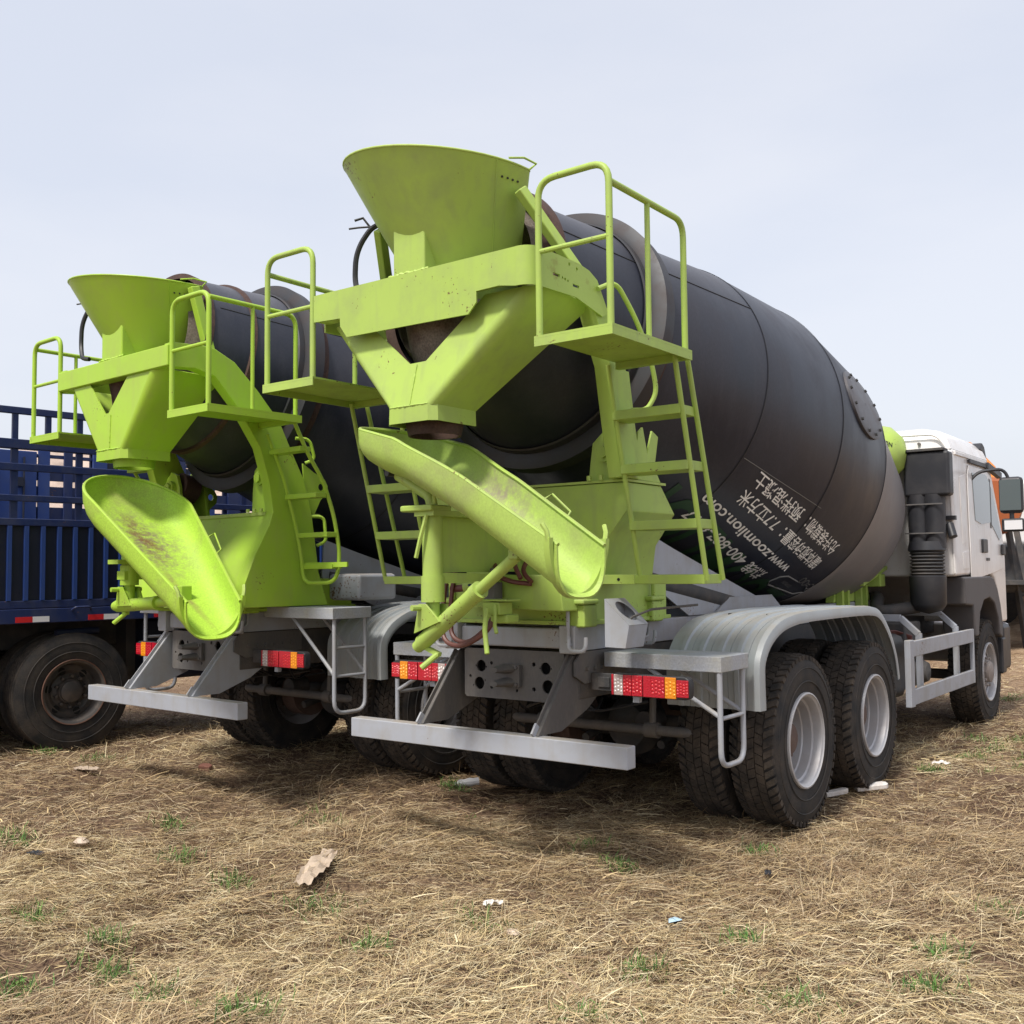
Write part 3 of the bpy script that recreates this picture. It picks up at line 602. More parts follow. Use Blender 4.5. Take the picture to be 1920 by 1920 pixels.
    for k in range(4): obj('rivet', MB().cyl(rows[1][2+k//2].lerp(rows[1][3+k//2], .5*(k % 2)), rows[1][2+k//2].lerp(rows[1][3+k//2], .5*(k % 2))+Vector((.008, -.003, -.004)), .006, 6), 'bolt', fh)
    wx = (-.155, .075) if A else (-.13, .15)
    zb0 = 3.246 if A else 3.143; bead([(wx[0]-.03, Yb+.012, zb0), (wx[1]+.03, Yb+.012, zb0)], .010, 'limeworn' if A else L)
    zt0 = 3.515 if A else 3.41; bead([(wx[0], Yb+.02, zt0), (wx[1], Yb+.02, zt0)], .008, 'limeworn' if A else L)
    for ang in (.26,): obj('hopper_seam', MB().tube([rows[i_][4]+Vector((.003, -.003, 0)) for i_ in range(6)], .0035, 5), L, fh)
    O('hopper_post', MB().box(wx[0], wx[1], Yb+.01, Yb+.20, 3.235 if A else 3.13, 3.515 if A else 3.41), L, bevel=.012)
    for sx in (-1, 1):
        if A: O('hopper_brace', MB().bar((sx*.52, -.22, 3.66), (sx*.70, .06, 3.24), .07, .05, (1, 0, 0)), L, bevel=.008)
        else: O('hopper_brace', MB().bar((sx*.56, -.08, 3.63), (sx*.60, .05, 3.10), .07, .06, (1, 0, 0)), L, bevel=.008)
    O('water_hose', MB().tube(fillet([(-.45, -.10, 3.70), (-.58, -.20, 3.72), (-.69, -.25, 3.56), (-.70, -.25, 3.36), (-.62, -.28, 3.25), (-.55, -.26, 3.24)], .15, 8), .017, 8).tube([(-.62, -.2, 3.70), (-.66, -.22, 3.76), (-.69, -.26, 3.74)], .008, 6).tube([(-.60, -.2, 3.70), (-.68, -.24, 3.70), (-.72, -.28, 3.69)], .006, 6), 'black')
    # ---- upper platforms with guard rails, ladders
    if A: px0, px1, py0, py1, pz, rtp, rsp, pm = .80, 1.25, -.495, .305, 2.775, 3.555, 3.46, L
    else: px0, px1, py0, py1, pz, rtp, rsp, pm = .75, 1.215, -.395, .365, 2.69, 3.43, 3.39, L
    for sx in (-1, 1):
        f = lambda x: sx*x
        pf_ = O('upper_platform', MB().box(min(f(px0), f(px1)), max(f(px0), f(px1)), py0, py1, pz-.012, pz), pm)
        obj('platform_edge', MB().box(min(f(px0), f(px1)), max(f(px0), f(px1)), py0, py0+.008, pz-.052, pz-.0125).box(min(f(px1), f(px1-.008)), max(f(px1), f(px1-.008)), py0+.009, py1, pz-.052, pz-.0125).box(min(f(px0+.002), f(px1-.010)), max(f(px0+.002), f(px1-.010)), py1-.04, py1-.002, pz-.050, pz-.0125), pm, pf_)
        xo, xi, yr_ = px1-.02, px0+.02, py0+.02
        gr = O('guard_rail', MB().tube(fillet([(f(xi), yr_, pz), (f(xi), yr_, rtp), (f(xo), yr_, rtp), (f(xo), yr_, pz)], .10, 6), .017, 12), L)
        zm = pz+(rtp-pz)*.54
        obj('mid_rail', MB().tube([(f(xi), yr_, zm), (f(xo), yr_, zm)], .013), L, gr)
        obj('side_rail', MB().tube(fillet([(f(xo), yr_, rsp), (f(xo), py1-.04, rsp), (f(xo), py1-.04, pz)], .09, 6), .0165, 12), L, gr)
        obj('mid_post', MB().tube([(f(xo), (py0+py1)/2-.02, rsp), (f(xo), (py0+py1)/2-.02, pz)], .014), L, gr)
        if A:
            ly = lambda z, k: (.205+(2.729-z)*.273, .352+(2.729-z)*.315)[k]
            for (x, k) in ((1.20, 0), (1.20, 1), (.79, 0)):
                O('ladder_rail', MB().tube([(f(x), ly(2.74, k), 2.74), (f(x), ly(1.565, k), 1.565)], .0145, 10), L)
            for i, z in enumerate((2.495, 2.205, 1.895, 1.595)):
                a, b_ = ly(z, 0), ly(z, 1)
                O('ladder_step', MB().box(min(f(.78 if i < 3 else .50), f(1.195)), max(f(.78 if i < 3 else .50), f(1.195)), a-.012, b_+.005, z-.052, z-.044 if False else z), pm, bevel=.004)
            O('column_handrail', MB().tube(fillet([(f(.80), .10, 3.14), (f(.84), .22, 3.20), (f(.88), .38, 3.0), (f(.90), .50, 2.78), (f(.90), .55, 2.62), (f(.86), .50, 2.52), (f(.80), .44, 2.52)], .12, 5), .014, 10), L)
        else:
            ro = [(f(1.14), .36, 2.65), (f(1.14), .47, 2.45), (f(1.14), .62, 2.25), (f(1.14), .72, 2.0), (f(1.14), .775, 1.72), (f(1.14), .74, 1.525), (f(.82), .70, 1.515), (f(.82), .68, 1.72), (f(.82), .61, 2.0), (f(.82), .50, 2.33), (f(.82), .37, 2.6)]
            O('ladder_rail', MB().tube(fillet(ro, .09, 5), .015, 10), L)
            for z, y in ((2.47, .44), (2.15, .58), (1.87, .68), (1.64, .73)):
                O('ladder_step', MB().box(min(f(.80), f(1.15)), max(f(.80), f(1.15)), y-.04, y+.06, z-.018, z+.018), L, bevel=.004)
            O('ladder_stay', MB().box(min(f(.62), f(1.3)), max(f(.62), f(1.3)), .70, .715, 1.635, 1.67), L)
    # ---- chute, pole, strut
    if A:
        hd = math.radians(12); zr = lambda u: float(np.interp(u, [-.5, 0, .5, 1.15], [2.455, 2.325, 2.09, 1.735])); hw = lambda u: float(np.interp(u, [-.5, .1, .35, 1.15], [.245, .245, .20, .150])); dep = lambda u: float(np.interp(u, [-.5, -.2, 1.15], [.16, .21, .235]))
        u0, u1 = -.47, 1.15
    else:
        hd = math.radians(6); zr = lambda u: float(np.interp(u, [-.15, .33, 1.35], [2.32, 2.09, 1.415])); hw = lambda u: float(np.interp(u, [-.12, .33, 1.35], [.37, .355, .18])); dep = lambda u: float(np.interp(u, [-.12, .3, 1.35], [.20, .26, .225]))
        u0, u1 = -.13, 1.35
    rb_ = .16 if A else .42; us = [u0+rb_*(1-math.cos(PI/2*k/14)) for k in range(15)]+[u0+rb_+(u1-u0-rb_)*(k/30) for k in range(1, 31)]
    ch, rows, D, Wd = trough(T, L, 'chute'+v, hd, zr, hw, dep, us, rb_)
    P = lambda u, w, z: Vector((0, -.35 if A else -.28, 0))+D*u+Wd*w+Vector((0, 0, z))
    rim = [r[0]+Vector((0, 0, .004)) for r in rows][::-1]+[r[-1]+Vector((0, 0, .004)) for r in rows[1:]]
    obj('chute_rim', MB().tube(rim, .0105, 6), L, ch)
    ue = u1-.03; w_, d_, z_ = hw(ue)+.030, dep(ue)+.032, zr(ue)
    ring = [P(ue-.02*math.cos(t), w_*math.sin(t), z_+.02-d_*max(0, math.cos(t))) for t in [-PI/2+PI*k/20 for k in range(21)]]
    rr2 = []
    for p in ring: rr2.append([p-D*.018, p+D*.020])
    obj('end_collar', MB().grid(rr2), L, ch, solid=.024)
    for s_ in (-1, 1): obj('latch', MB().tube([P(ue, s_*w_, z_), P(ue, s_*(w_+.01), z_+.05), P(ue-.02, s_*(w_+.02), z_+.085)], .012, 6), 'limeworn', ch)
    obj('lift_handle', MB().tube([P(.70, hw(.7), zr(.7)), P(.72, hw(.7)+.045, zr(.7)+.03), P(.86, hw(.86)+.045, zr(.86)+.02), P(.88, hw(.88), zr(.88))], .006, 6), L, ch)
    pt_, pb_ = (1.97, 1.50) if A else (1.74, 1.56)
    pu = 0 if A else .12
    pole = O('chute_pole', MB().cyl(P(pu, 0, pb_-.02), P(pu, 0, pt_), .056, 20), L)
    obj('pole_collar', MB().cyl(P(pu, 0, pb_-.04), P(pu, 0, pb_+.10), .064, 20).cyl(P(pu, 0, pb_-.14), P(pu, 0, pb_-.03), .038, 16), L, pole)
    zb_f = lambda u: zr(u)-dep(u)-.045
    obj('swing_arm', MB().tube(fillet([P(pu, 0, pt_), P(pu-.02, 0, min(pt_+.09, zb_f(pu)-.03)), P(pu-.16, 0, zb_f(pu-.16)-.01), P(-.32 if A else -.02, 0, zb_f(-.32 if A else -.02))], .1), .032, 12), 'limeworn' if A else L, pole)
    obj('arm_pin', MB().cyl(P(-.34 if A else -.04, -.07, zb_f(-.33 if A else -.04)+.01), P(-.34 if A else -.04, .07, zb_f(-.33 if A else -.04)+.01), .022, 12), 'bolt', pole)
    O('pole_support', MB().prism([(-.42, 1.955 if A else 1.70), (.46, 1.955 if A else 1.70), (.46, 1.925 if A else 1.67), (-.42, 1.925 if A else 1.67)], 'yz', pu-.07, pu+.07).prism([(-.36, 1.62), (.36, 1.60), (.36, 1.56), (-.36, 1.56)], 'yz', pu-.05, pu+.05).prism([(-.34, 1.93 if A else 1.67), (.45, 1.93 if A else 1.67), (.45, 1.62), (-.30, 1.62)], 'yz', pu-.006, pu+.006), L)
    if A: O('swing_plate', MB().box(-.16, .07, -.44, -.27, 1.95, 1.985), L, bevel=.01); O('lock_lever', MB().tube([(.02, -.42, 1.93), (-.01, -.44, 1.80), (-.04, -.44, 1.70)], .012, 6).tube([(.06, -.40, 1.99), (.07, -.42, 2.10), (.10, -.42, 2.12)], .010, 6), 'limeworn')
    s0, s1 = (P(-.10, 0, 1.235), P(.70, 0, 1.70)) if A else (P(-.06, 0, 1.37), P(.95, 0, 1.42))
    st = O('chute_strut', MB().cyl(s0, s0.lerp(s1, .62), .045, 18).cyl(s0.lerp(s1, .55), s1, .030, 16).cyl(s0.lerp(s1, .58), s0.lerp(s1, .635), .049, 18), L)
    obj('strut_eye', MB().box(-.03, .03, -.04, .04, -.05, .07), L, st, loc=s1+Vector((0, 0, .03)), bevel=.008)
    for s_ in (-1, 1): obj('strut_ear', MB().grid([[P(pu-.04, s_*.062, pb_-.05), P(pu+.02, s_*.062, pb_-.05)], [P(pu-.10, s_*.05, 1.29 if A else 1.37), P(pu+.13, s_*.05, 1.36 if A else 1.38)]]), L, st, solid=.012)
    obj('ear_pin', MB().cyl(P(pu-.03, -.12, pb_-.07), P(pu-.03, .10, pb_-.07), .016, 10), L, st)
    e0 = s0-(s1-s0).normalized()*.02
    obj('crank', MB().cyl(s0-(s1-s0).normalized()*.05, s0, .035, 14).bar(e0+Vector((0, 0, 0)), e0+Vector((.14, .0, -.05)), .03, .022).cyl(e0+Vector((.13, .0, -.045)), e0+Vector((.06, -.06, -.12)), .016, 10), L, st)
    # hydraulic controls and hoses at the left of the pedestal
    if A:
        for i, pts in enumerate([[(-.26, .1, 1.70), (-.25, .02, 1.45), (-.22, -.02, 1.22), (-.06, -.04, 1.19), (.10, -.0, 1.28), (.13, .08, 1.42)], [(-.22, .12, 1.70), (-.21, .04, 1.45), (-.17, -.0, 1.24), (-.04, -.01, 1.21), (.08, .02, 1.30), (.10, .1, 1.42)], [(.0, .2, 1.66), (.08, .1, 1.60), (.2, .1, 1.56), (.30, .15, 1.55)], [(.12, .25, 1.69), (.2, .12, 1.66), (.26, .1, 1.58)], [(.2, .25, 1.69), (.24, .14, 1.62), (.32, .12, 1.56)]]):
            O('hydraulic_hose', MB().tube(fillet(pts, .12, 6), .014, 8), 'hose')
        vb = O('control_valve', MB().box(.02, .10, .06, .14, 1.46, 1.56).cyl((.06, .10, 1.40), (.06, .10, 1.64), .018, 10), 'steelgrey', bevel=.004)
        obj('valve_lever', MB().tube([(.06, .05, 1.53), (-.02, -.02, 1.545), (.14, .0, 1.55)], .007, 6), 'blueL', vb)
        hm = O('pilot_pump', MB().cyl((-.12, .09, 1.53), (.06, .09, 1.56), .048, 18), L)
        obj('pump_tail', MB().cyl((-.24, .09, 1.52), (-.12, .09, 1.53), .022, 10), 'hose', hm)
        cl = O('control_lever', MB().box(.08, .20, -.02, .10, 1.38, 1.45).tube([(.14, -.06, 1.42), (.15, -.09, 1.30), (.19, -.12, 1.17)], .015, 8).tube([(.17, -.02, 1.44), (.19, -.05, 1.32), (.21, -.06, 1.28)], .012, 8).box(.05, .26, -.03, .10, 1.455, 1.466), L, bevel=.006)
        O('mount_lug', MB().box(.10, .22, .02, .14, 1.33, 1.38).box(.0, .08, .1, .2, 1.35, 1.42), L, bevel=.012)
        # small grey funnel bracket with round opening
        rows = []
        gb = MB(); x0, x1 = .66, .80
        gb.add([(x0, .34, 1.46), (x0, .56, 1.46), (x0, .56, 1.195), (x0, .34, 1.195), (x1, .37, 1.315), (x1, .58, 1.315), (x1-.02, .56, 1.19), (x1-.02, .36, 1.19)], [(0, 3, 7, 4), (4, 7, 6, 5), (0, 1, 2, 3), (1, 5, 6, 2), (3, 2, 6, 7)])
        g = O('grey_drip_box', gb, 'grey', bevel=.003)
        a0, a1, a2, a3 = Vector((x0, .34, 1.462)), Vector((x0, .56, 1.462)), Vector((x1, .58, 1.317)), Vector((x1, .37, 1.317))
        # slanted lid with an elliptical hole
        n = 24; ring_o, ring_i = [], []
        for k in range(n):
            t = 2*PI*k/n; c, s_ = math.cos(t), math.sin(t); m_ = max(abs(c), abs(s_))
            def bil(u, w): return a0.lerp(a3, u).lerp(a1.lerp(a2, u), w)
            ring_o.append(bil(.5+.5*c/m_, .5+.5*s_/m_)); ring_i.append(bil(.48+.36*c, .5+.34*s_))
        obj('box_lid', MB().grid([ring_o, ring_i], closed=True), 'grey', g, solid=.004)
        obj('box_fitting', MB().cyl((.70, .46, 1.25), (.71, .46, 1.36), .025, 10).tube([(.71, .46, 1.30), (.76, .48, 1.36), (.84, .55, 1.40), (1.0, .8, 1.42)], .008, 6), 'steelgrey', g)
    # ---- drum
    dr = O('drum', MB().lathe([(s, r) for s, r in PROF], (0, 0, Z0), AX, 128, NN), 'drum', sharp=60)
    hd_ = obj('drum_head', MB().lathe([(3.88, rad(3.88)+.002), (4.2, 1.094), (4.75, 1.000), (5.3, .902), (5.48, .802), (5.58, .60), (5.62, .2), (5.63, .001)], (0, 0, Z0), AX, 128, NN), 'drumhead', dr, sharp=60)
    obj('roller_ring', MB().lathe([(.745, .765), (.745, .80), (.765, .862), (.865, .862), (.885, .80), (.885, .785)], (0, 0, Z0), AX, 128, NN), 'ring', dr)
    obj('ring_weld', MB().lathe([(.886, .80), (.95, .812), (.955, .802)], (0, 0, Z0), AX, 128, NN), 'rust', dr)
    obj('ring_weld', MB().lathe([(.690, .755), (.700, .765), (.744, .772)], (0, 0, Z0), AX, 128, NN), 'ring', dr)
    if A: obj('mouth_band', MB().lathe([(-.06, .55), (-.05, .63), (.03, .645), (.06, .615)], (0, 0, Z0), AX, 96, NN), 'rust', dr)
    else:
        obj('mouth_band', MB().lathe([(-.02, .58), (-.02, .62), (.04, .622), (.05, .61)], (0, 0, Z0), AX, 96, NN), 'rust', dr)
        obj('mouth_band', MB().lathe([(.33, .665), (.335, .685), (.365, .69), (.37, .675)], (0, 0, Z0), AX, 96, NN), 'rust', dr)
    inn_ = O('drum_mouth_lining', MB().lathe([(-.10, .50), (.0, .55), (.35, .60), (.6, .5), (.62, .001)], (0, 0, Z0), AX, 64, NN), 'crust')
    for k in range(3):
        t = 2.4+k*.55; O('mixing_blade', MB().grid([[Vector((0, 0, Z0))+AX*(-.08+.1*j)+(Vector((1, 0, 0))*math.sin(t+.1*j)+NN*math.cos(t+.1*j))*rr for rr in (.34, .54)] for j in range(5)]), 'crust', solid=.02)
    for s in (1.883, 2.88, 3.87):
        obj('drum_seam', MB().lathe([(s-.006, rad(s)+.0015), (s, rad(s)+.004), (s+.006, rad(s)+.0015)], (0, 0, Z0), AX, 128, NN), 'seam', dr)
    for (sa, sb_, ph) in ((.10, .74, 60.5), (.95, 1.88, 58.0)):
        obj('drum_seam', MB().tube([dpt(sa+(sb_-sa)*k/8, math.radians(ph), .0005) for k in range(9)], .004, 5), 'seam', dr)
    # hatch cover, an oval plate following the shell
    hs, hp_, ha, hb = 3.43, math.radians(72.5), .37, .27
    def hpt(q, t, off): s = hs+q*ha*math.cos(t); return dpt(s, hp_+q*hb*math.sin(t)/1.17, off)
    hr = [[hpt(1.0, 2*PI*k/40, 0.0) for k in range(40)], [hpt(1.0, 2*PI*k/40, .018) for k in range(40)], [hpt(.97, 2*PI*k/40, .021) for k in range(40)]]+[[hpt(q, 2*PI*k/40, .021) for k in range(40)] for q in (.7, .4, .02)]
    ht = obj('hatch_cover', MB().grid(hr, closed=True), 'hatch', dr)
    for k in range(12):
        c = hpt(.86, 2*PI*k/12+.1, .021); d = (c-(Vector((0, 0, Z0))+AX*(c-Vector((0, 0, Z0))).dot(AX))).normalized()
        obj('hatch_bolt', MB().cyl(c, c+d*.014, .012, 6), 'bolt', dr)
    # lettering (only the near truck shows any)
    sl = -4.6
    drum_text = DT if A else (lambda *a, **k: None)
    drum_text('允许装载物：预拌混凝土', .128, 3.60, 2.12, 128.3, sl, dr, 'text', .0012)
    drum_text('罐体搅动容量：7.7立方米', .128, 3.56, 2.10, 136.6, sl, dr, 'text', .0012)
    drum_text('www.zoomlion.com', .125, 3.27, 1.84, 145.0, sl*.9, dr, 'text', .0018)
    drum_text('热线 400-887-6377', .13, 3.12, 1.86, 152.2, sl*.8, dr, 'text', .0018)
    drum_text('C=OO', .11, 3.87, 3.60, 147.0, sl, dr, 'textgrey')
    drum_text('ZOOMLION', .05, 3.62, 3.44, 152.3, sl, dr, 'textgrey')
    drum_text('ZOOMLION', .72, 3.75, 1.35, 158.5, -7, dr, 'textgreen', .012)
    em = [(3.83, 150.2), (3.88, 152.5), (3.80, 155.8), (3.36, 157.0), (3.30, 155.2), (3.32, 151.0), (3.40, 149.0), (3.60, 149.3)]
    if A: obj('emblem_outline', MB().tube([dpt(s, math.radians(p), .003) for s, p in em[:1]+em[1:]], .007, 5), 'textgrey', dr)
    fr = [(2.93, 121.3), (1.91, 121.3-1.2)]
    if A: obj('sticker_edge', MB().tube([dpt(2.95-(1.05)*k/12, math.radians(120.6), .001) for k in range(13)], .003, 4), 'textgrey', dr)
    # ---- grey side apron under the drum, front pedestal, water tank
    for sx in (-1, 1):
        O('side_apron', MB().prism([(1.20, 1.86), (1.55, 1.76), (3.25, 1.31), (1.75, 1.31), (1.18, 1.56)], 'yz', sx*.44, sx*.452), 'grey')
        O('apron_tube', MB().cyl((sx*.40, 1.25, 1.56), (sx*.40, 2.7, 1.34), .07, 16), 'chassis')
        O('subframe_bracket', MB().prism([(2.1, 1.31), (3.3, 1.31), (3.1, 1.42), (2.35, 1.42)], 'yz', sx*.46, sx*.472), 'grey')
        fp = O('front_pedestal', MB().prism([(4.55, 1.31), (5.55, 1.31), (5.35, 1.75), (5.30, 2.05), (5.05, 1.50), (4.6, 1.44)], 'yz', sx*.36, sx*.44), L, bevel=.006)
        for y in (4.6, 4.75, 5.1, 5.25): obj('pedestal_rib', MB().box(min(sx*.445, sx*.50), max(sx*.445, sx*.50), y, y+.05, 1.18, 1.46), L, fp)
    O('pedestal_beam', MB().box(-.6, .62, 5.30, 5.45, 1.44, 1.56).prism([(4.9, 1.5), (5.6, 1.64), (5.6, 1.60), (4.9, 1.45)], 'yz', .3, .6), L, bevel=.01)
    O('gear_reducer', MB().cyl((0, 5.25, 2.05), (0, 5.55, 2.0), .28, 24), L)
    wt = O('water_tank', MB().lathe([(-.86, .02), (-.84, .14), (-.76, .24), (-.64, .285), (.60, .285), (.74, .25), (.84, .15), (.875, .02)], (0, 5.36, 2.70), (1, 0, 0), 40, cap=False), L, sharp=60)
    bm, w_ = text_flat('ZOOMLION', .095, 1, .003)
    me = bpy.data.meshes.new('tank_lettering')
    for v_ in bm.verts:
        a = math.radians(12)+v_.co.y/.3; x = .60+v_.co.x*.40; 
        r_ = float(np.interp(x, [.60, .74, .84, .875], [.285, .25, .15, .02]))+.004
        v_.co = Vector((x, 5.36-r_*math.cos(a), 2.70+r_*math.sin(a)))
    bm.to_mesh(me); bm.free(); me.materials.append(M['textdk']); obj('tank_lettering', me, None, wt)
    # ---- cab
    side = [(5.66, 1.53), (5.60, 2.70), (5.66, 2.74), (7.05, 2.74), (7.18, 2.66), (7.66, 1.98), (7.74, 1.70), (7.74, 1.02), (7.42, 1.02), (7.36, 1.30), (7.20, 1.49), (7.06, 1.55)]
    cb = O('cab', MB().prism(side, 'yz', -1.215, 1.215), 'white', bevel=.03)
    obj('cab_roof', MB().grid([[Vector((x, y, z)) for x, y in ((-a, b0), (a, b0), (a, b1), (-a, b1))] for a, b0, b1, z in ((1.205, 5.64, 7.10, 2.735), (1.17, 5.66, 7.06, 2.83), (1.08, 5.72, 6.98, 2.92), (.9, 5.85, 6.8, 2.97), (.02, 6.3, 6.4, 2.99))], closed=True), 'white', cb, sharp=50)
    obj('rear_bead', MB().tube(fillet([(.3, 5.63, 2.90), (1.08, 5.63, 2.88), (1.19, 5.61, 2.72), (1.20, 5.66, 1.56)], .08), .012, 8), 'white', cb)
    obj('roof_gutter', MB().bar((1.222, 5.70, 2.70), (1.222, 6.95, 2.70), .02, .03), 'white', cb)
    for sx in (-1, 1):
        X0, X1 = sorted((sx*1.217, sx*1.229))
        door = [(6.18, 1.50), (6.14, 2.52), (6.20, 2.62), (6.92, 2.62), (7.05, 2.58), (7.54, 1.95), (7.58, 1.60), (7.20, 1.56), (6.35, 1.50)]
        dd = obj('door', MB().prism(door, 'yz', X0, X1), 'white', cb, bevel=.006)
        G0, G1 = sorted((sx*1.2295, sx*1.234))
        obj('door_window', MB().prism([(6.24, 2.53), (6.74, 2.53), (6.92, 2.06), (6.72, 2.045), (6.62, 2.06), (6.50, 2.10)] if False else [(6.30, 2.55), (6.88, 2.57), (7.02, 2.50), (7.02, 2.08), (6.62, 2.05), (6.38, 2.08)], 'yz', G0, G1), 'glass', dd)
        obj('quarter_window', MB().prism([(7.07, 2.46), (7.12, 2.44), (7.50, 1.95), (7.40, 1.90), (7.07, 2.06)], 'yz', G0, G1), 'glass', dd)
        obj('window_frame', MB().prism([(7.025, 2.54), (7.062, 2.52), (7.062, 2.02), (7.025, 2.02)], 'yz', G0, G1+sx*.0), 'black', dd)
        obj('door_handle', MB().box(min(sx*1.225, sx*1.25), max(sx*1.225, sx*1.25), 6.60, 6.80, 1.76, 1.90), 'black', dd, bevel=.01)
        obj('door_lock', MB().box(min(sx*1.225, sx*1.237), max(sx*1.225, sx*1.237), 6.80, 6.92, 1.68, 1.71), 'black', dd)
        obj('side_recess', MB().prism([(5.86, 2.48), (6.06, 2.52), (6.08, 1.86), (5.92, 1.84)], 'yz', *sorted((sx*1.214, sx*1.221))), 'white', cb, bevel=.004)
        obj('side_recess', MB().prism([(5.90, 1.76), (6.14, 1.78), (6.14, 1.60), (5.92, 1.60)], 'yz', *sorted((sx*1.214, sx*1.221))), 'white', cb, bevel=.004)
        obj('door_trim', MB().bar((sx*1.235, 6.2, 2.66), (sx*1.235, 7.08, 2.66), .02, .035).bar((sx*1.235, 6.9, 2.67), (sx*1.235, 7.5, 2.60), .05, .06), 'black', cb)
        obj('wheel_arch', MB().prism([(5.84, 1.525), (6.9, 1.525), (7.06, 1.50), (7.20, 1.40), (7.33, 1.22), (7.40, 1.02), (7.38, .86), (7.46-.2, .9), (7.20, 1.08), (7.05, 1.24), (6.85, 1.30), (6.6, 1.28), (6.42, 1.16), (6.36, 1.0), (6.36, .94), (6.22, .94), (6.16, 1.24), (5.88, 1.26)], 'yz', *sorted((sx*.93, sx*1.24))), 'dgrey', cb, bevel=.02)
        obj('indicator', MB().box(min(sx*1.235, sx*1.26), max(sx*1.235, sx*1.26), 7.44, 7.56, 1.74, 1.86), 'black', cb, bevel=.02)
        obj('bumper_corner', MB().box(min(sx*.9, sx*1.22), max(sx*.9, sx*1.22), 7.50, 7.86, .50, 1.0), 'black', cb, bevel=.05)
        obj('cab_step', MB().box(min(sx*1.0, sx*1.23), max(sx*1.0, sx*1.23), 7.40, 7.56, .48, .86), 'black', cb, bevel=.02)
        # mirror
        mr = O('mirror', MB().box(min(sx*1.44, sx*1.66), max(sx*1.44, sx*1.66), 6.42, 6.52, 2.14, 2.50), 'black', bevel=.04)
        obj('mirror_arm', MB().tube(fillet([(sx*1.20, 6.30, 2.46), (sx*1.28, 6.35, 2.56), (sx*1.50, 6.44, 2.585), (sx*1.55, 6.46, 2.42)], .08), .016, 8).tube([(sx*1.55, 6.46, 2.3), (sx*1.55, 6.46, 1.98)], .022, 8), 'black', mr)
        obj('mirror_glass', MB().box(min(sx*1.455, sx*1.645), max(sx*1.455, sx*1.645), 6.412, 6.419, 2.17, 2.47), 'glass', mr)
        obj('wide_mirror', MB().box(min(sx*1.46, sx*1.66), max(sx*1.46, sx*1.66), 6.42, 6.50, 1.96, 2.09), 'black', mr, bevel=.02)
        obj('wide_mirror_glass', MB().box(min(sx*1.49, sx*1.65), max(sx*1.49, sx*1.65), 6.411, 6.419, 1.98, 2.07), 'refwhite', mr)  # white colour paints in the reflection on the glass
    obj('roof_spoiler', MB().prism([(6.95, 2.84), (7.08, 2.93), (7.16, 2.90), (7.30, 2.70), (7.2, 2.68), (7.08, 2.82)], 'yz', -1.12, 1.17), 'black', cb, bevel=.02)
    for sx in (.92, .72): obj('roof_stud', MB().cyl((sx, 5.655, 2.80), (sx, 5.625, 2.80), .015, 8), 'steelgrey', cb)
    obj('cab_hinge', MB().cyl((1.18, 5.60, 2.02), (1.22, 5.56, 1.90), .04, 12).box(1.10, 1.24, 5.58, 5.63, 2.06, 2.10), 'black', cb)
    obj('sun_visor', MB().box(-1.1, 1.1, 7.10, 7.32, 2.62, 2.78), 'black', cb, bevel=.03)
    obj('front_bumper', MB().box(-1.2, 1.2, 7.76, 7.92, .55, 1.0), 'white', cb, bevel=.04)
    obj('windscreen', MB().bar((0, 7.16, 2.60), (0, 7.66, 1.98), 2.2, .03, (1, 0, 0)) if False else MB().grid([[Vector((-1.05, 7.22, 2.62)), Vector((1.05, 7.22, 2.62))], [Vector((-1.12, 7.66, 2.0)), Vector((1.12, 7.66, 2.0))]]), 'glass', cb, solid=.01)
    # air intake behind the cab, right side
    ai = O('air_intake', MB().box(.83, 1.245, 5.40, 5.56, 2.28, 2.70), 'black', bevel=.03)
    obj('intake_louvre', MB().box(.80, 1.20, 5.38, 5.55, 2.703, 2.725), 'chassis', ai)
    obj('intake_duct', MB().lathe([(0, .10), (.50, .095)], (.94, 5.49, 2.30), (0, 0, -1), 24).lathe([(0, .10), (.50, .095)], (1.08, 5.49, 2.30), (0, 0, -1), 24), 'black', ai)
    obj('duct_base', MB().lathe([(0, .155), (.08, .17), (.12, .13)], (1.0, 5.49, 1.86), (0, 0, -1), 28), 'black', ai)
    for z in (2.20, 1.93): obj('duct_clamp', MB().box(.84, 1.18, 5.375, 5.39, z, z+.012), 'steelgrey', ai)
    obj('bellows', MB().lathe([(k*.016, .158 if k % 2 else .135) for k in range(17)], (1.0, 5.49, 1.80), (0, 0, -1), 32), 'chassis', ai, sharp=20)
    obj('air_filter', MB().lathe([(0, .15), (.01, .165), (.27, .16), (.33, .12), (.36, .0001)], (1.0, 5.49, 1.545), (0, 0, -1), 32), 'black', ai, sharp=50)
    O('engine_hose', MB().tube(fillet([(.9, 5.5, 1.25), (.6, 5.2, 1.2), (.5, 5.6, 1.35), (.3, 5.9, 1.3)], .15), .06, 12), 'chassis')
    O('battery_box', MB().box(.48, .92, 5.0, 5.5, .80, 1.12), 'chassis', bevel=.02)
    tk = O('air_tank', MB().lathe([(-.03, .03), (0, .10), (.03, .125), (.50, .125), (.53, .10), (.56, .03)], (.72, 4.55, .72), (0, 1, 0), 24, cap=True), 'steelgrey', sharp=50)
    O('fuel_tank', MB().box(.50, 1.08, 3.80, 4.50, .52, 1.06), 'chassis', bevel=.08)
    for k in range(3): O('air_reservoir', MB().lathe([(0, .10), (.60, .115), (.66, .085), (.68, .0001)], (.30, 5.02+.27*k, .64), (1, 0, 0), 24), 'steelgrey', sharp=50)
    O('transmission_guard', MB().box(-.34, .60, 3.9, 6.3, .50, .88), 'chassis', bevel=.03)
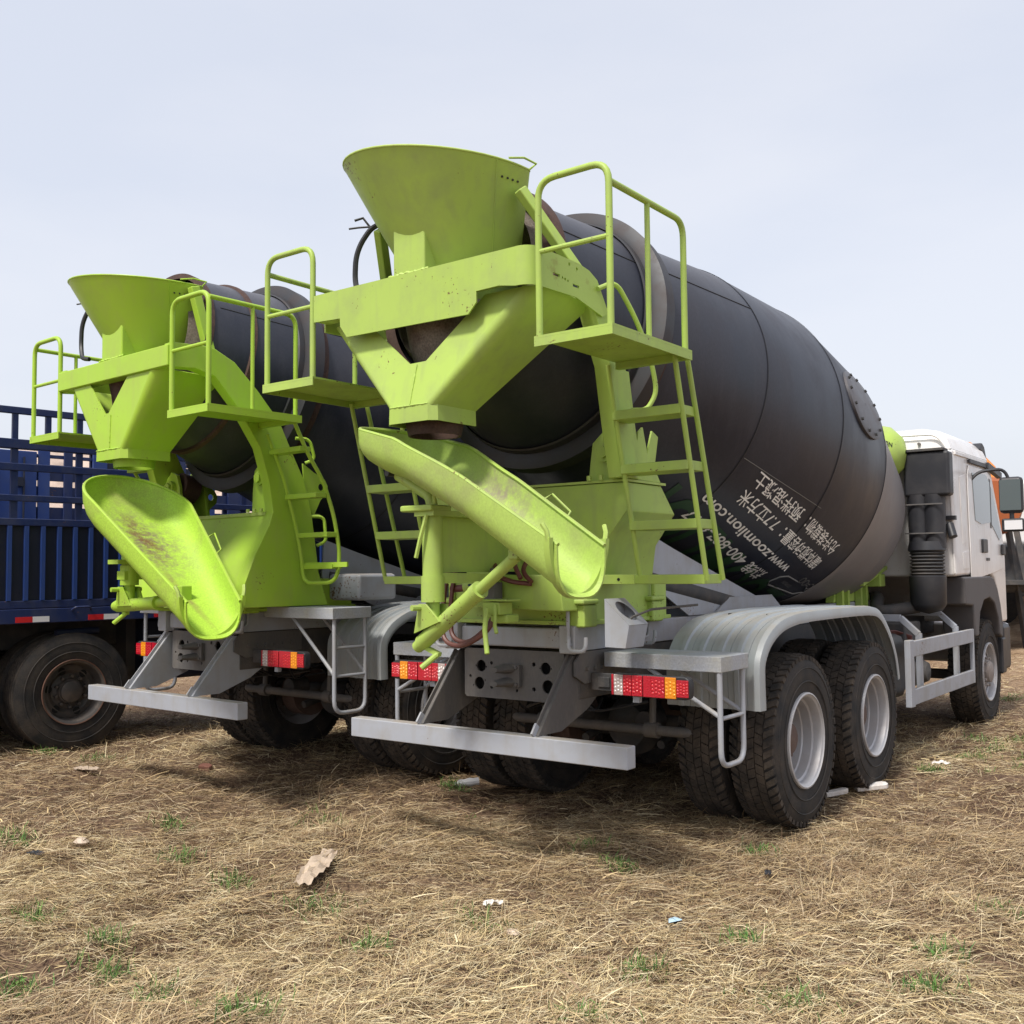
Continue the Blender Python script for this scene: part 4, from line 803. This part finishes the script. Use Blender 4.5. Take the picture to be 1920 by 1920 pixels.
    for k in range(7): O('wiring', MB().tube(fillet([(.75, 4.75+.03*k, 1.03-.008*k), (.85, 4.9+.03*k, 1.06-.012*k), (.95, 5.1, 1.0-.01*k)], .05), .006, 5), 'hose')
    # side guards
    for sx in (-1, 1):
        y0, y1, zt_, zb_ = 4.02, 6.10, 1.02, .50
        sg = O('side_guard', MB().box(min(sx*1.20, sx*1.235), max(sx*1.20, sx*1.235), y0+.13, y1, zt_-.13, zt_).box(min(sx*1.20, sx*1.235), max(sx*1.20, sx*1.235), y0+.13, y1, zb_, zb_+.13), 'grey', bevel=.008)
        obj('guard_end', MB().box(min(sx*1.19, sx*1.24), max(sx*1.19, sx*1.24), y0+.02, y0+.125, zb_-.01, zt_+.01).box(min(sx*1.20, sx*1.238), max(sx*1.20, sx*1.238), y1+.002, y1+.04, zb_, zt_), 'grey', sg, bevel=.006)
        for y in (4.55, 5.75):
            obj('guard_hanger', MB().bar((sx*.44, y, 1.185), (sx*1.02, y, 1.185), .05, .06).bar((sx*1.015, y, 1.19), (sx*1.165, y, 1.05), .05, .05).bar((sx*1.165, y, 1.06), (sx*1.165, y, .50), .05, .045, (0, 1, 0)), 'grey', sg, bevel=.006)
    if not A:
        O('tool_box', MB().box(.62, .98, 1.10, 1.50, 1.38, 1.585), 'grey', bevel=.03)
        O('tool_box_handle', MB().tube([(1.0, 1.55, 1.52), (1.0, 1.85, 1.50), (1.0, 1.95, 1.56)], .012, 6), 'grey')
    return T
TA = mixer('A', (0, 0, 0), 0, 'near mixer truck with yellowish lime frame, lettering on its black drum and a white cab')
TB = mixer('B', (-2.968, -.059, .03), -.047, 'farther mixer truck with brighter lime arched frame and steep wide chute, beside the blue truck')
TA['group'] = TB['group'] = 'concrete mixer trucks parked side by side'
# ---------------------------------------------------------------- blue stake truck
def blue_truck():
    T = thing('stake_truck', 'navy blue stake-sided cargo truck with ribbed lower panels, left of the mixer trucks', 'truck', (-5.386, 0, 0), -.104)
    Y0, Y1 = -2.3, 9.2
    O = lambda n, mb, m, **k: obj(n, mb, m, T, **k)
    for X, sgn in ((0, 1), (-2.36, -1)):
        a, b = (X-.05, X) if sgn > 0 else (X, X+.05)
        O('side_panel', MB().box(a+.012, b-.03, Y0, Y1, 1.37, 2.08), 'blued')
        for z0, z1, nm in ((1.195, 1.325, 'frame_rail'), (1.33, 1.40, 'frame_rail'), (2.075, 2.14, 'panel_rail'), (2.295, 2.352, 'slat'), (2.57, 2.637, 'slat'), (2.77, 2.856, 'slat'), (3.085, 3.147, 'top_rail')):
            O(nm, MB().box(a, b+(.004 if z0 < 1.3 else 0), Y0, Y1, z0, z1), 'blue', bevel=.006)
        y = .057-.148*15; me = mesh(MB().box(-.029, .006, -.018, .018, 1.402, 2.073), 'panel_rib', 'blueL')
        while y < Y1-.1:
            if sgn > 0 or y > 1: O('panel_rib', me, None, loc=(X if sgn > 0 else X+.05, y, 0))
            y += .148
        y = .095-.295*8; me2 = mesh(MB().box(-.04, -.01, -.025, .025, 2.857, 3.084), 'post', 'blue'); me3 = mesh(MB().box(-.045, -.015, -.03, .03, 2.141, 2.769), 'post', 'blue'); i = 0
        while y < Y1:
            O('post', me2, None, loc=(b, y, 0))
            if i % 2 == 0: O('post', me3, None, loc=(b, y, 0))
            y += .295; i += 1
    # far inner wall, boarded with rows of openings
    X = -2.30
    me = None
    for z0, z1 in ((2.14, 2.40), (2.45, 2.63), (2.70, 2.885), (2.96, 3.00), (3.035, 3.085)): O('wall_board', MB().box(X-.02, X+.01, Y0, Y1, z0, z1), 'blue', bevel=.004)
    y = 1.22; k = 0
    while y < Y1:
        w = (.13, .10, .17, .24)[k % 4]; O('wall_post', MB().box(X+.011, X+.04, y, y+w, 2.14, 3.08), 'blue' if k % 2 else 'blueL', bevel=.004)
        if k % 3 == 2: O('wall_sheet', MB().box(X+.012, X+.03, y+w, y+w+.12, 2.3, 2.95), 'blued')
        y += w+(.16, .24, .19, .20)[k % 4]; k += 1
    O('side_door', MB().box(X+.012, X+.05, -1.2, .62, 2.1, 3.0), 'blue', bevel=.01); O('side_door', MB().box(X+.012, X+.05, .66, 1.2, 2.1, 3.02), 'blueL', bevel=.01)
    for y in (.6, .95): O('door_latch', MB().box(X+.05, X+.09, y, y+.09, 2.62, 2.72).cyl((X+.07, y+.1, 2.2), (X+.07, y+.1, 2.95), .012, 8), 'blued')
    O('front_board', MB().box(-2.36, 0, Y1, Y1+.05, 1.2, 3.2), 'blue'); 
    O('load_floor', MB().box(-2.33, -.05, Y0, Y1, 1.30, 1.36), 'chassis')
    for x in (-.75, -1.55): O('chassis_rail', MB().box(x-.04, x+.04, Y0+.3, Y1+2.2, .92, 1.19), 'chassis')
    for y in (-1.6, -.1, 1.6, 2.9, 4.5, 6.1, 7.7): O('cross_bearer', MB().box(-2.3, -.06, y, y+.10, 1.19, 1.295), 'blued')
    y = .055-.96*2
    for k in range(9):
        o = O('reflector_red', MB().box(.005, .0075, y, y+.15, 1.205, 1.255), 'refred'); O('reflector_white', MB().box(.005, .0075, y+.151, y+.30, 1.205, 1.255), 'refwhite'); y += .66
    for y in (-.4, .62, 1.9, 3.6, 5.4):
        O('rope_hook', MB().tube(fillet([(.0, y, 1.30), (.04, y+.02, 1.33), (.04, y+.16, 1.33), (.0, y+.18, 1.30)], .03), .010, 6), 'blue')
        O('winch_bar', MB().cyl((-.10, y-.1, 1.09), (-.10, y+.3, 1.10), .035, 12), 'blued')
    O('underbody_box', MB().box(-2.0, -.35, 1.5, 2.5, .55, 1.17), 'blued', bevel=.03)
    for y in (1.5, 3.3): O('suspension_bracket', MB().box(-1.7, -.5, y-.1, y+.05, .5, 1.18), 'chassis')
    for x in (-.14, -.46, -1.94, -2.24):
        for y in (.662, -.66, 7.9+1.6):
            w = obj('wheel', mesh(MB().lathe([(.02, .246), (.03, .20), (.0, .165), (.02, .12), (.05, .11), (.05, .0001)], ax=(1, 0, 0), seg=40), 'wheel', 'rimdark', 40), None, T, loc=(x, y, .545), rot=(random.random(), 0, 0 if x > -1 else PI))
            obj('tyre', TYS, None, w); obj('tread', TRS, None, w); obj('rim', RIMD_DARK, None, w); obj('rim_flange', RUSTR, None, w)
            obj('hub', HUBK, None, w)
            for k in range(6):
                t = 2*PI*k/6; obj('hand_hole', HOLEK, None, w, loc=(.018, .20*math.cos(t), .20*math.sin(t)))
        if False: pass
    for y in (.662, -.66): O('rear_axle', MB().cyl((-2.0, y, .545), (-.4, y, .545), .09, 16).lathe([(-.2, .08), (0, .22), (.2, .08)], (-1.15, y, .545), (0, 1, 0), 20), 'chassis')
    O('fuel_tank', MB().box(-.62, -.10, 2.75, 4.3, .50, 1.05), 'blueL', bevel=.05)
    O('toolbox', MB().box(-.62, -.10, 4.5, 5.2, .60, 1.0), 'blued', bevel=.02)
    O('stand_leg', MB().tube(fillet([(-.4, 2.55, 1.1), (-.4, 2.55, .35), (-.4, 2.75, .32)], .08), .025, 8), 'grey')
    cb = O('cab', MB().prism([(9.6, .9), (9.6, 2.9), (9.9, 3.05), (11.0, 3.0), (11.6, 2.0), (11.65, .9)], 'yz', -2.35, 0), 'blue', bevel=.05)
    obj('side_window', MB().prism([(10.1, 2.05), (10.1, 2.75), (10.9, 2.75), (11.35, 2.05)], 'yz', .001, .006), 'glass', cb)
    return T
RIMD_DARK = mesh(MB().lathe([(.125, .296), (.14, .292), (.13, .272), (.06, .256), (.0, .246), (-.06, .25), (-.12, .28)], ax=(1, 0, 0), seg=48), 'rim', 'rimdark', 40)
RUSTR = mesh(MB().lathe([(.128, .302), (.143, .300), (.141, .291), (.126, .291)], ax=(1, 0, 0), seg=48), 'rim_flange', 'rimrust', 40)
HUBK = hub_mesh(.0, .105, .05)
HUBK.materials.clear(); HUBK.materials.append(M['rimdark'])
HOLEK = mesh(MB().lathe([(.006, .036), (.010, .034), (.010, .0001)], ax=(1, 0, 0), seg=14), 'hand_hole', 'hole')
blue_truck()

# ---------------------------------------------------------------- ground
_k = [(rng.uniform(0, 2*PI), rng.uniform(0, 2*PI), w, a) for w, a in ((9, .02), (6, .02), (3.3, .014), (2.2, .012), (1.5, .010), (1.0, .009), (.7, .008), (.5, .007), (.36, .005), (.27, .004), (.2, .0035), (.15, .003)) for _ in range(2)]
def gh(x, y):
    x = np.asarray(x, float); y = np.asarray(y, float); z = np.zeros_like(x)
    for t, p, w, a in _k: z += a*np.sin((x*math.cos(t)+y*math.sin(t))*2*PI/w+p)
    d = np.hypot(x-3.7, y+4.5); s = np.clip((d-13)/20, 0, 1); z += 1.0*s*s*(3-2*s)
    return z-.012
n = 420; u = np.linspace(-1, 1, n); g = np.sinh(u*8.2)/np.sinh(8.2)*1500
gx, gy = np.meshgrid(g+1.0, g+0.0, indexing='ij'); gz = gh(gx, gy)
V = np.stack([gx, gy, gz], -1).reshape(-1, 3).astype(np.float32)
i = np.arange(n-1)[:, None]*n+np.arange(n-1)[None]; F = np.stack([i, i+n, i+n+1, i+1], -1).reshape(-1, 4)
def np_mesh(name, V, F, mats, col=None, smooth=False):
    me = bpy.data.meshes.new(name); me.vertices.add(len(V)); me.vertices.foreach_set('co', V.astype(np.float32).ravel())
    k = F.shape[1]; me.loops.add(F.size); me.loops.foreach_set('vertex_index', F.astype(np.int32).ravel())
    me.polygons.add(len(F)); me.polygons.foreach_set('loop_start', np.arange(0, F.size, k, dtype=np.int32)); me.polygons.foreach_set('loop_total', np.full(len(F), k, np.int32))
    if smooth: me.polygons.foreach_set('use_smooth', np.ones(len(F), bool))
    if col is not None:
        a = me.color_attributes.new('col', 'FLOAT_COLOR', 'POINT'); c = np.ones((len(V), 4), np.float32); c[:, :3] = col; a.data.foreach_set('color', c.ravel())
    me.update(); me.materials.append(mats); return me
gm = bpy.data.materials.new('dry_stubble_soil'); gm.use_nodes = True; t = gm.node_tree; N = t.nodes; Lk = t.links; p = N['Principled BSDF']; p.inputs['Roughness'].default_value = .95; p.inputs['Specular IOR Level'].default_value = .1
tcn = N.new('ShaderNodeTexCoord')
def noise(sc, det=6, ro=.6):
    q = N.new('ShaderNodeTexNoise'); q.inputs['Scale'].default_value = sc; q.inputs['Detail'].default_value = det; q.inputs['Roughness'].default_value = ro; Lk.new(tcn.outputs['Object'], q.inputs[0]); return q
def ramp(src, stops):
    r = N.new('ShaderNodeValToRGB'); e = r.color_ramp.elements; e[0].position, e[0].color = stops[0][0], (*stops[0][1], 1); e[1].position, e[1].color = stops[-1][0], (*stops[-1][1], 1)
    for s_, c_ in stops[1:-1]: k = e.new(s_); k.color = (*c_, 1)
    Lk.new(src, r.inputs[0]); return r
a = noise(38, 10, .75); b = noise(1.1, 5); c = noise(300, 3, .7); d2 = noise(.22, 4)
ra = ramp(a.outputs[0], [(.30, (.040, .027, .022)), (.46, (.13, .088, .065)), (.58, (.27, .195, .13)), (.72, (.45, .34, .22))])
rb = ramp(b.outputs[0], [(.35, (.75, .68, .66)), (.65, (1.1, 1.08, 1.0))])
mm = N.new('ShaderNodeMixRGB'); mm.blend_type = 'MULTIPLY'; mm.inputs[0].default_value = 1; Lk.new(ra.outputs[0], mm.inputs[1]); Lk.new(rb.outputs[0], mm.inputs[2])
# beyond the parked rows: bare pale soil with tracks
gd = ramp(noise(2.5, 9, .7).outputs[0], [(.3, (.20, .13, .085)), (.5, (.36, .25, .16)), (.7, (.52, .40, .28))])
vm = N.new('ShaderNodeVectorMath'); vm.operation = 'DISTANCE'; vm.inputs[1].default_value = (3.7, -4.5, 0); Lk.new(tcn.outputs['Object'], vm.inputs[0])
mr_ = N.new('ShaderNodeMapRange'); mr_.inputs[1].default_value = 12; mr_.inputs[2].default_value = 21; Lk.new(vm.outputs['Value'], mr_.inputs[0])
ms = N.new('ShaderNodeMixRGB'); Lk.new(mr_.outputs[0], ms.inputs[0]); Lk.new(mm.outputs[0], ms.inputs[1]); Lk.new(gd.outputs[0], ms.inputs[2])
Lk.new(ms.outputs[0], p.inputs['Base Color'])
bp = N.new('ShaderNodeBump'); bp.inputs['Strength'].default_value = .9; bp.inputs['Distance'].default_value = .02; Lk.new(a.outputs[0], bp.inputs['Height']); Lk.new(bp.outputs[0], p.inputs['Normal'])
go = bpy.data.objects.new('ground', np_mesh('ground', V, F, gm, smooth=True)); COL.objects.link(go); go['kind'] = 'structure'
# ---- straw
sm = bpy.data.materials.new('straw_stalks'); sm.use_nodes = True; t = sm.node_tree; q = t.nodes.new('ShaderNodeAttribute'); q.attribute_name = 'col'
pb = t.nodes['Principled BSDF']; t.links.new(q.outputs['Color'], pb.inputs['Base Color']); pb.inputs['Roughness'].default_value = .6; pb.inputs['Specular IOR Level'].default_value = .25
def field(x, y, sc, seed):
    r = np.random.default_rng(seed); z = np.zeros_like(x)
    for _ in range(8):
        t_ = r.uniform(0, 2*PI); w = sc*r.uniform(.6, 1.8); z += np.sin((x*math.cos(t_)+y*math.sin(t_))*2*PI/w+r.uniform(0, 6.28))
    return z/3
def blades(r, th, length, width, elev, az, z0, col, curl=.25):
    x = 3.725+r*np.sin(th); y = -4.557+r*np.cos(th); n = len(x)
    dx, dy = np.cos(az), np.sin(az); ce, se = np.cos(elev), np.sin(elev); L_ = length
    base = np.stack([x, y, gh(x, y)+z0], -1)
    c = curl*rng.normal(0, 1, n); az2 = az+c; el2 = elev-np.abs(rng.normal(0, .25, n))
    mid = base+np.stack([dx*ce, dy*ce, se], -1)*(L_*.5)[:, None]
    tip = mid+np.stack([np.cos(az2)*np.cos(el2), np.sin(az2)*np.cos(el2), np.sin(el2)], -1)*(L_*.5)[:, None]
    wv = np.stack([-dy, dx, rng.normal(0, .6, n)], -1); wv /= np.linalg.norm(wv, axis=1)[:, None]; wv *= (width/2)[:, None]
    V = np.stack([base-wv, base+wv, mid-wv, mid+wv, tip-wv*.5, tip+wv*.5], 1).reshape(-1, 3)
    o = np.arange(n)[:, None]*6
    F = np.concatenate([np.stack([o[:, 0], o[:, 0]+1, o[:, 0]+3, o[:, 0]+2], -1), np.stack([o[:, 0]+2, o[:, 0]+3, o[:, 0]+5, o[:, 0]+4], -1)])
    return V, F, np.repeat(col, 6, 0), (x, y)
def sample(n, r0, r1, spread=.72):
    return np.sqrt(rng.uniform(r0*r0, r1*r1, n)), YAW+rng.uniform(-spread, spread, n)
pal = np.array([(.82, .66, .38), (.66, .50, .27), (.90, .77, .50), (.52, .37, .20), (.40, .27, .16), (.74, .61, .40), (.28, .19, .12), (.80, .62, .33)])
Vs, Fs, Cs = [], [], []; off = 0
for n_, r0, r1, wd in ((36000, 1.6, 4.2, 1), (190000, 3.4, 7.0, 1), (130000, 7.0, 12, 1.35), (60000, 12, 19, 2.0)):
    r, th = sample(n_, r0, r1); x = 3.725+r*np.sin(th); y = -4.557+r*np.cos(th)
    f = field(x, y, 2.2, 3); az = f*1.6+rng.normal(0, 1.15, n_); dens = field(x, y, 1.1, 5)
    tone = np.clip(.5+.35*field(x, y, 3.0, 9)+.18*field(x, y, .5, 11), 0, 1)
    ci = rng.integers(0, 8, n_); col = pal[ci]*(.51+.31*tone[:, None])*rng.uniform(.75, 1.15, (n_, 1)); col[:, 1:] *= (.92+.10*tone[:, None])
    keep = dens > rng.normal(-1.25, .30, n_)
    el = np.abs(rng.normal(0, .20, n_)); up_ = rng.random(n_) < .035; el = np.where(up_, rng.uniform(.5, 1.5, n_), el)
    ln = rng.gamma(2.6, .028, n_)+.022; ln = np.where(up_, ln*.7, ln); fat = rng.random(n_) < .06; wdt = rng.uniform(.0011, .0028, n_)*wd*np.where(fat, 2.4, 1)
    z0 = np.abs(rng.normal(0, .014, n_))+.001+np.clip(dens, 0, 1)*rng.uniform(0, .02, n_)
    k = keep; v_, f_, c_, _ = blades(r[k], th[k], ln[k], wdt[k], el[k], az[k], z0[k], col[k])
    Vs.append(v_); Fs.append(f_+off); Cs.append(c_); off += len(v_)
so_ = bpy.data.objects.new('straw_litter', np_mesh('straw_litter', np.concatenate(Vs), np.concatenate(Fs), sm, np.concatenate(Cs))); COL.objects.link(so_)
so_['kind'] = 'stuff'; tag(so_, 'dry golden straw and stubble strewn over the ground', 'straw')
# ---- green weeds
tufts = [(-1.93, -.64), (-1.31, .07), (-.84, -1.0), (-1.4, -.95), (.37, -1.22), (-.23, -.97), (-1.13, -1.96), (-.55, -1.91), (-.29, -2.08), (.37, .59), (1.23, 1.05), (1.58, -1.29), (2.13, -.75), (2.55, -.41), (2.64, .68), (.74, .32), (-5.25, .35), (-4.62, .46), (-1.34, 1.38), (1.36, 5.96), (1.54, 5.55), (1.47, 4.86), (2.49, .04), (.56, -2.11), (-.39, -2.43), (.17, -2.16), (.55, -2.0), (1.49, -.75), (1.71, -.24), (.66, -.78), (-2.55, -1.3), (1.37, 3.96), (.8, 7.53), (.98, 8.72), (1.7, 7.0), (1.75, 6.5), (1.6, 6.2), (1.8, 5.9), (1.9, 5.2), (2.0, 4.6), (1.7, 7.8), (1.5, 8.5), (2.2, 5.5), (2.2, 6.4), (2.0, 7.4)]
for _ in range(26):
    r, th = sample(1, 3.6, 16); tufts.append((float(3.725+r[0]*math.sin(th[0])), float(-4.557+r[0]*math.cos(th[0]))))
R_, T_, big = [], [], []
for i_, (x, y) in enumerate(tufts):
    m_ = (110 if i_ < 45 else 26); s_ = rng.uniform(.05, .11)*(1 if i_ < 45 else .7)
    xx = x+rng.normal(0, s_, m_); yy = y+rng.normal(0, s_*.7, m_)
    R_.append(np.hypot(xx-3.725, yy+4.557)); T_.append(np.arctan2(xx-3.725, yy+4.557)); big.append(np.full(m_, 1. if i_ < 45 else .75))
R_ = np.concatenate(R_); T_ = np.concatenate(T_); big = np.concatenate(big); n_ = len(R_)
gc = np.array([(.075, .17, .035), (.11, .22, .05), (.15, .24, .06), (.05, .12, .03)])[rng.integers(0, 4, n_)]*rng.uniform(.7, 1.2, (n_, 1))
v_, f_, c_, _ = blades(R_, T_, rng.uniform(.03, .085, n_)*big, rng.uniform(.003, .006, n_), rng.uniform(.35, 1.4, n_), rng.uniform(0, 2*PI, n_), np.full(n_, .008), gc, .5)
wo_ = bpy.data.objects.new('green_weeds', np_mesh('green_weeds', v_, f_, sm, c_)); COL.objects.link(wo_); wo_['kind'] = 'stuff'; tag(wo_, 'small green weeds and grass growing through the straw', 'grass')

# ---------------------------------------------------------------- litter
def crumple(name, m, label, cat, x, y, sx, sy, rz, amp, group=None, z=.03, nx=9, ny=6):
    rows = []; r = random.Random(hash(label) % 1000 if False else len(label)*7+int(abs(x)*10))
    for i in range(nx):
        row = []
        for j in range(ny):
            u, w = i/(nx-1)-.5, j/(ny-1)-.5; k = 1-.5*abs(u)*1.6
            row.append(Vector((u*sx+r.uniform(-.1, .1)*sx/nx, w*sy*k+r.uniform(-.2, .2)*sy/ny, z+amp*(.5+r.uniform(-.6, .6))*(1-abs(2*u)*.4))))
        rows.append(row)
    o = obj(name, MB().grid(rows), m, loc=(x, y, float(gh(x, y))), rot=(0, 0, rz), solid=.0015, sharp=25); return tag(o, label, cat, group)
crumple('plastic_film', 'paper', 'crumpled tan plastic film lying on the straw in the foreground', 'plastic litter', -.60, -.64, .62, .15, 2.16, .035, nx=14, ny=7)
bt = MB().lathe([(0, .012), (.02, .013), (.04, .030), (.08, .026), (.12, .033), (.16, .027), (.19, .030), (.195, .001)], (-.09, 0, .035), (1, 0, .05), 10)
tag(obj('crushed_bottle', bt, 'bottle', loc=(-1.32, 1.50, float(gh(-1.32, 1.5))), rot=(0, 0, .95), sharp=20), 'crushed silvery plastic bottle by the left rear wheels of the near mixer truck', 'bottle')
wr = thing('wrapper', 'dark wrapper with pale blue label on the straw in the foreground', 'wrapper', (1.41, -.29, float(gh(1.41, -.29))+.02), .5)
obj('wrapper_body', MB().grid([[Vector((x, y, .012*math.sin(x*60+y*40))) for y in (-.03, -.01, .01, .035)] for x in (-.045, -.02, .01, .04)]), 'chassis', wr, solid=.003)
obj('label_patch', MB().grid([[Vector((x, y, .020+.008*math.sin(x*60+y*40))) for y in (.0, .02, .04)] for x in (-.03, 0, .03)]), 'bluelabel', wr, solid=.001)
for x, y, l, w, a, lab in ((1.22, 3.05, .24, .08, .75, 'white board strip with rounded end poking out behind the middle right wheel'), (1.05, 2.72, .26, .05, 1.0, 'white board strip between the two right rear wheels')):
    o = obj('board_strip', MB().prism([(-l/2, -w/2), (l/2-.02, -w/2), (l/2, -w/4), (l/2, w/4), (l/2-.02, w/2), (-l/2, w/2)], 'xy', 0, .035), 'whitepaper', loc=(x, y, float(gh(x, y))+.015), rot=(.1, -.08, a), bevel=.006); tag(o, lab, 'board')
o = obj('brick_shard', MB().prism([(-.05, -.03), (.05, -.035), (.06, .01), (.02, .04), (-.04, .03)], 'xy', 0, .05), 'brick', loc=(-3.325, .637, float(gh(-3.3, .64))), rot=(.2, .1, .5), bevel=.01); tag(o, 'reddish brick shard on the straw before the farther mixer truck', 'brick')
crumple('paper_scrap', 'whitepaper', 'white paper scrap on the grass right of the near mixer truck', 'paper', 1.383, 4.287, .14, .08, .3, .03)
crumple('paper_scrap', 'whitepaper', 'small torn white scrap beside a foreground stone', 'paper', .567, -.563, .10, .05, .8, .02)
crumple('cardboard_scrap', 'paper', 'grey-beige flat scrap on the straw at the left', 'cardboard', -3.84, -.09, .20, .13, .2, .02)
crumple('dark_scrap', 'black', 'dark plastic scrap on the straw under the right rear wheels', 'plastic litter', 1.455, .648, .09, .04, 1.9, .02)
crumple('dark_scrap', 'black', 'dark blue-black plastic scrap at the far left of the foreground', 'plastic litter', -2.035, -1.463, .11, .06, .4, .015)
for x, y, s, lab in ((.855, -.784, .035, 'pale flat stone in the foreground centre'), (-2.0, -1.2, .05, 'pale stone in the straw left foreground')):
    m_ = MB(); rr = random.Random(int(s*1000)); m_.lathe([(0, .001), (.1*s, .7*s), (.4*s, s), (.8*s, .6*s), (.9*s, .001)], seg=9, ax=(0, 0, 1), ref=(1, 0, 0)); m_.v = [(a*(1+.2*rr.random()), b*(.7+.2*rr.random()), c) for a, b, c in m_.v]
    tag(obj('stone', m_, 'paper', loc=(x, y, float(gh(x, y))+.01), sharp=20), lab, 'stone')
# ---------------------------------------------------------------- rubble bank behind the blue truck
bth = np.linspace(YAW-1.05, YAW-.17, 150); br_ = np.linspace(36, 56, 30); TH_, R2_ = np.meshgrid(bth, br_, indexing='ij')
prf = np.clip(1-np.abs((R2_-46)/10), 0, 1)**.7; ends = np.clip((YAW-.17-TH_)/.06, 0, 1)
H = .7+6.1*prf*ends*(1+.04*np.sin(TH_*40)+.03*np.sin(TH_*133+R2_))+rng.normal(0, .10, TH_.shape)*prf
Vb = np.stack([3.725+R2_*np.sin(TH_), -4.557+R2_*np.cos(TH_), H], -1).reshape(-1, 3); nb = 30; ii = np.arange(149)[:, None]*nb+np.arange(29)[None]; Fb = np.stack([ii, ii+nb, ii+nb+1, ii+1], -1).reshape(-1, 4)
mb_ = mat('rubble_soil', (.46, .36, .30), .95, dirt=(.24, .18, .15), damt=.8, dscale=1.5, bump=.8, bscale=3, grain=.3)
ob = bpy.data.objects.new('rubble_bank', np_mesh('rubble_bank', Vb, Fb, mb_)); COL.objects.link(ob); ob['kind'] = 'structure'
# ---------------------------------------------------------------- machines far right, seen past the cab
def at(px, d):   # helper for distances along a bearing from the viewpoint
    a = YAW+math.atan((px-960)/1930); return Vector((3.725+d*math.sin(a), -4.557+d*math.cos(a), 0))
def excavator(loc, rz, mt, label):
    T = thing('excavator', label, 'excavator', loc, rz)
    for s_ in (-1, 1):
        tr = obj('track', MB().prism(fillet([(-1.9, 0, 0), (1.9, 0, 0), (2.1, .75, 0), (-2.1, .75, 0)], .35, 5, True) and [(p.x, p.y) for p in fillet([(-1.9, .0, 0), (1.9, .0, 0), (2.1, .75, 0), (-2.1, .75, 0)], .35, 5, True)], 'xz', s_*1.2-.25, s_*1.2+.25), 'chassis', T)
        for k in range(6): obj('track_roller', MB().cyl((-1.4+.55*k, s_*1.2-.28, .3), (-1.4+.55*k, s_*1.2+.28, .3), .16, 14), 'rimdark', tr)
    obj('slew_ring', MB().cyl((0, 0, .7), (0, 0, .95), .7, 24), 'chassis', T)
    obj('body', MB().box(-2.2, 1.0, -1.2, 1.2, .96, 1.75), mt, T, bevel=.08); obj('counterweight', MB().box(-2.7, -2.0, -1.25, 1.25, .98, 2.0), mt, T, bevel=.2)
    c = obj('operator_cab', MB().box(.0, 1.5, .25, 1.2, 1.0, 2.85), mt, T, bevel=.08); obj('cab_window', MB().box(.15, 1.52, .2, 1.22, 1.8, 2.65), 'glass', c, bevel=.03)
    obj('boom', MB().prism([(.6, 1.2), (1.8, 3.4), (3.2, 4.2), (5.2, 3.6), (5.2, 3.3), (3.3, 3.6), (2.3, 2.9), (1.2, 1.1)], 'xz', -.55, -.2), mt, T, bevel=.04)
    obj('stick', MB().prism([(5.0, 3.9), (5.4, 3.8), (5.0, 1.2), (4.7, 1.2)], 'xz', -.5, -.25), mt, T, bevel=.03)
    obj('bucket', MB().prism([(4.6, 1.3), (5.2, 1.3), (5.3, .7), (4.9, .3), (4.3, .5)], 'xz', -.85, .1), 'rust', T, bevel=.03)
    obj('boom_cylinder', MB().cyl((1.0, -.65, 1.3), (2.8, -.65, 3.2), .09, 12), 'steelgrey', T)
    return T
p1 = at(1893, 27); excavator((p1.x, p1.y, float(gh(p1.x, p1.y))), 2.2, 'orange', 'orange excavator with raised boom, seen past the near white cab')
# worn orange mixing hopper / loader scoop between cab and mirror
p2 = at(1860, 19)
T = thing('scoop_hopper', 'worn orange-brown curved steel hopper right behind the white cab', 'hopper', (p2.x, p2.y, float(gh(p2.x, p2.y))), .5)
obj('hopper_shell', MB().lathe([(-.22, .02), (-.20, .42), (0, .50), (.20, .42), (.22, .02)], (0, 0, 2.45), (0, 1, 0), 28), 'orangedk', T, sharp=40)
for x in (-.6, .6):
    for y in (-.35, .35): obj('leg', MB().bar((x, y, 0), (x*.5, y*.5, 2.2), .08, .08), 'chassis', T)
obj('platform', MB().box(-.6, .6, -.4, .4, 1.15, 1.22), 'chassis', T)
p3 = at(1935, 21); T = thing('wheel_loader', 'dark loader with white cab and orange arms at the right edge', 'loader', (p3.x, p3.y, float(gh(p3.x, p3.y))), 1.9)
obj('body', MB().box(-1.6, 1.2, -.8, .8, .9, 1.7), 'chassis', T, bevel=.1); obj('operator_cab', MB().box(-.4, .8, -.6, .6, 1.71, 2.9), 'white', T, bevel=.1)
for x in (-.9, .2, 1.0): obj('lift_arm', MB().bar((x, -.85, .9), (x+.3, -.85, 2.0), .12, .12), 'orange', T, bevel=.02)
for x in (-1.1, 1.3):
    for s_ in (-1, 1): obj('wheel', MB().cyl((x, s_*.75, .65), (x, s_*1.15, .65), .65, 24), 'tyre', T, bevel=.08)
p4 = at(1905, 24); T = thing('flatbed_trailer', 'low dark flatbed trailer with stacked timbers behind the cab', 'trailer', (p4.x, p4.y, float(gh(p4.x, p4.y))), .9)
obj('bed', MB().box(-3, 3, -1, 1, .75, .95), 'chassis', T)
for k in range(4): obj('timber', MB().box(-2.8+.05*k, 2.8, -.8+.4*k, -.5+.4*k, .951, 1.1), 'rimdisc', T)
for x in (-2, -1.2, 1.6):
    for s_ in (-1, 1): obj('wheel', MB().cyl((x, s_*.7, .4), (x, s_*1.0, .4), .4, 18), 'tyre', T)
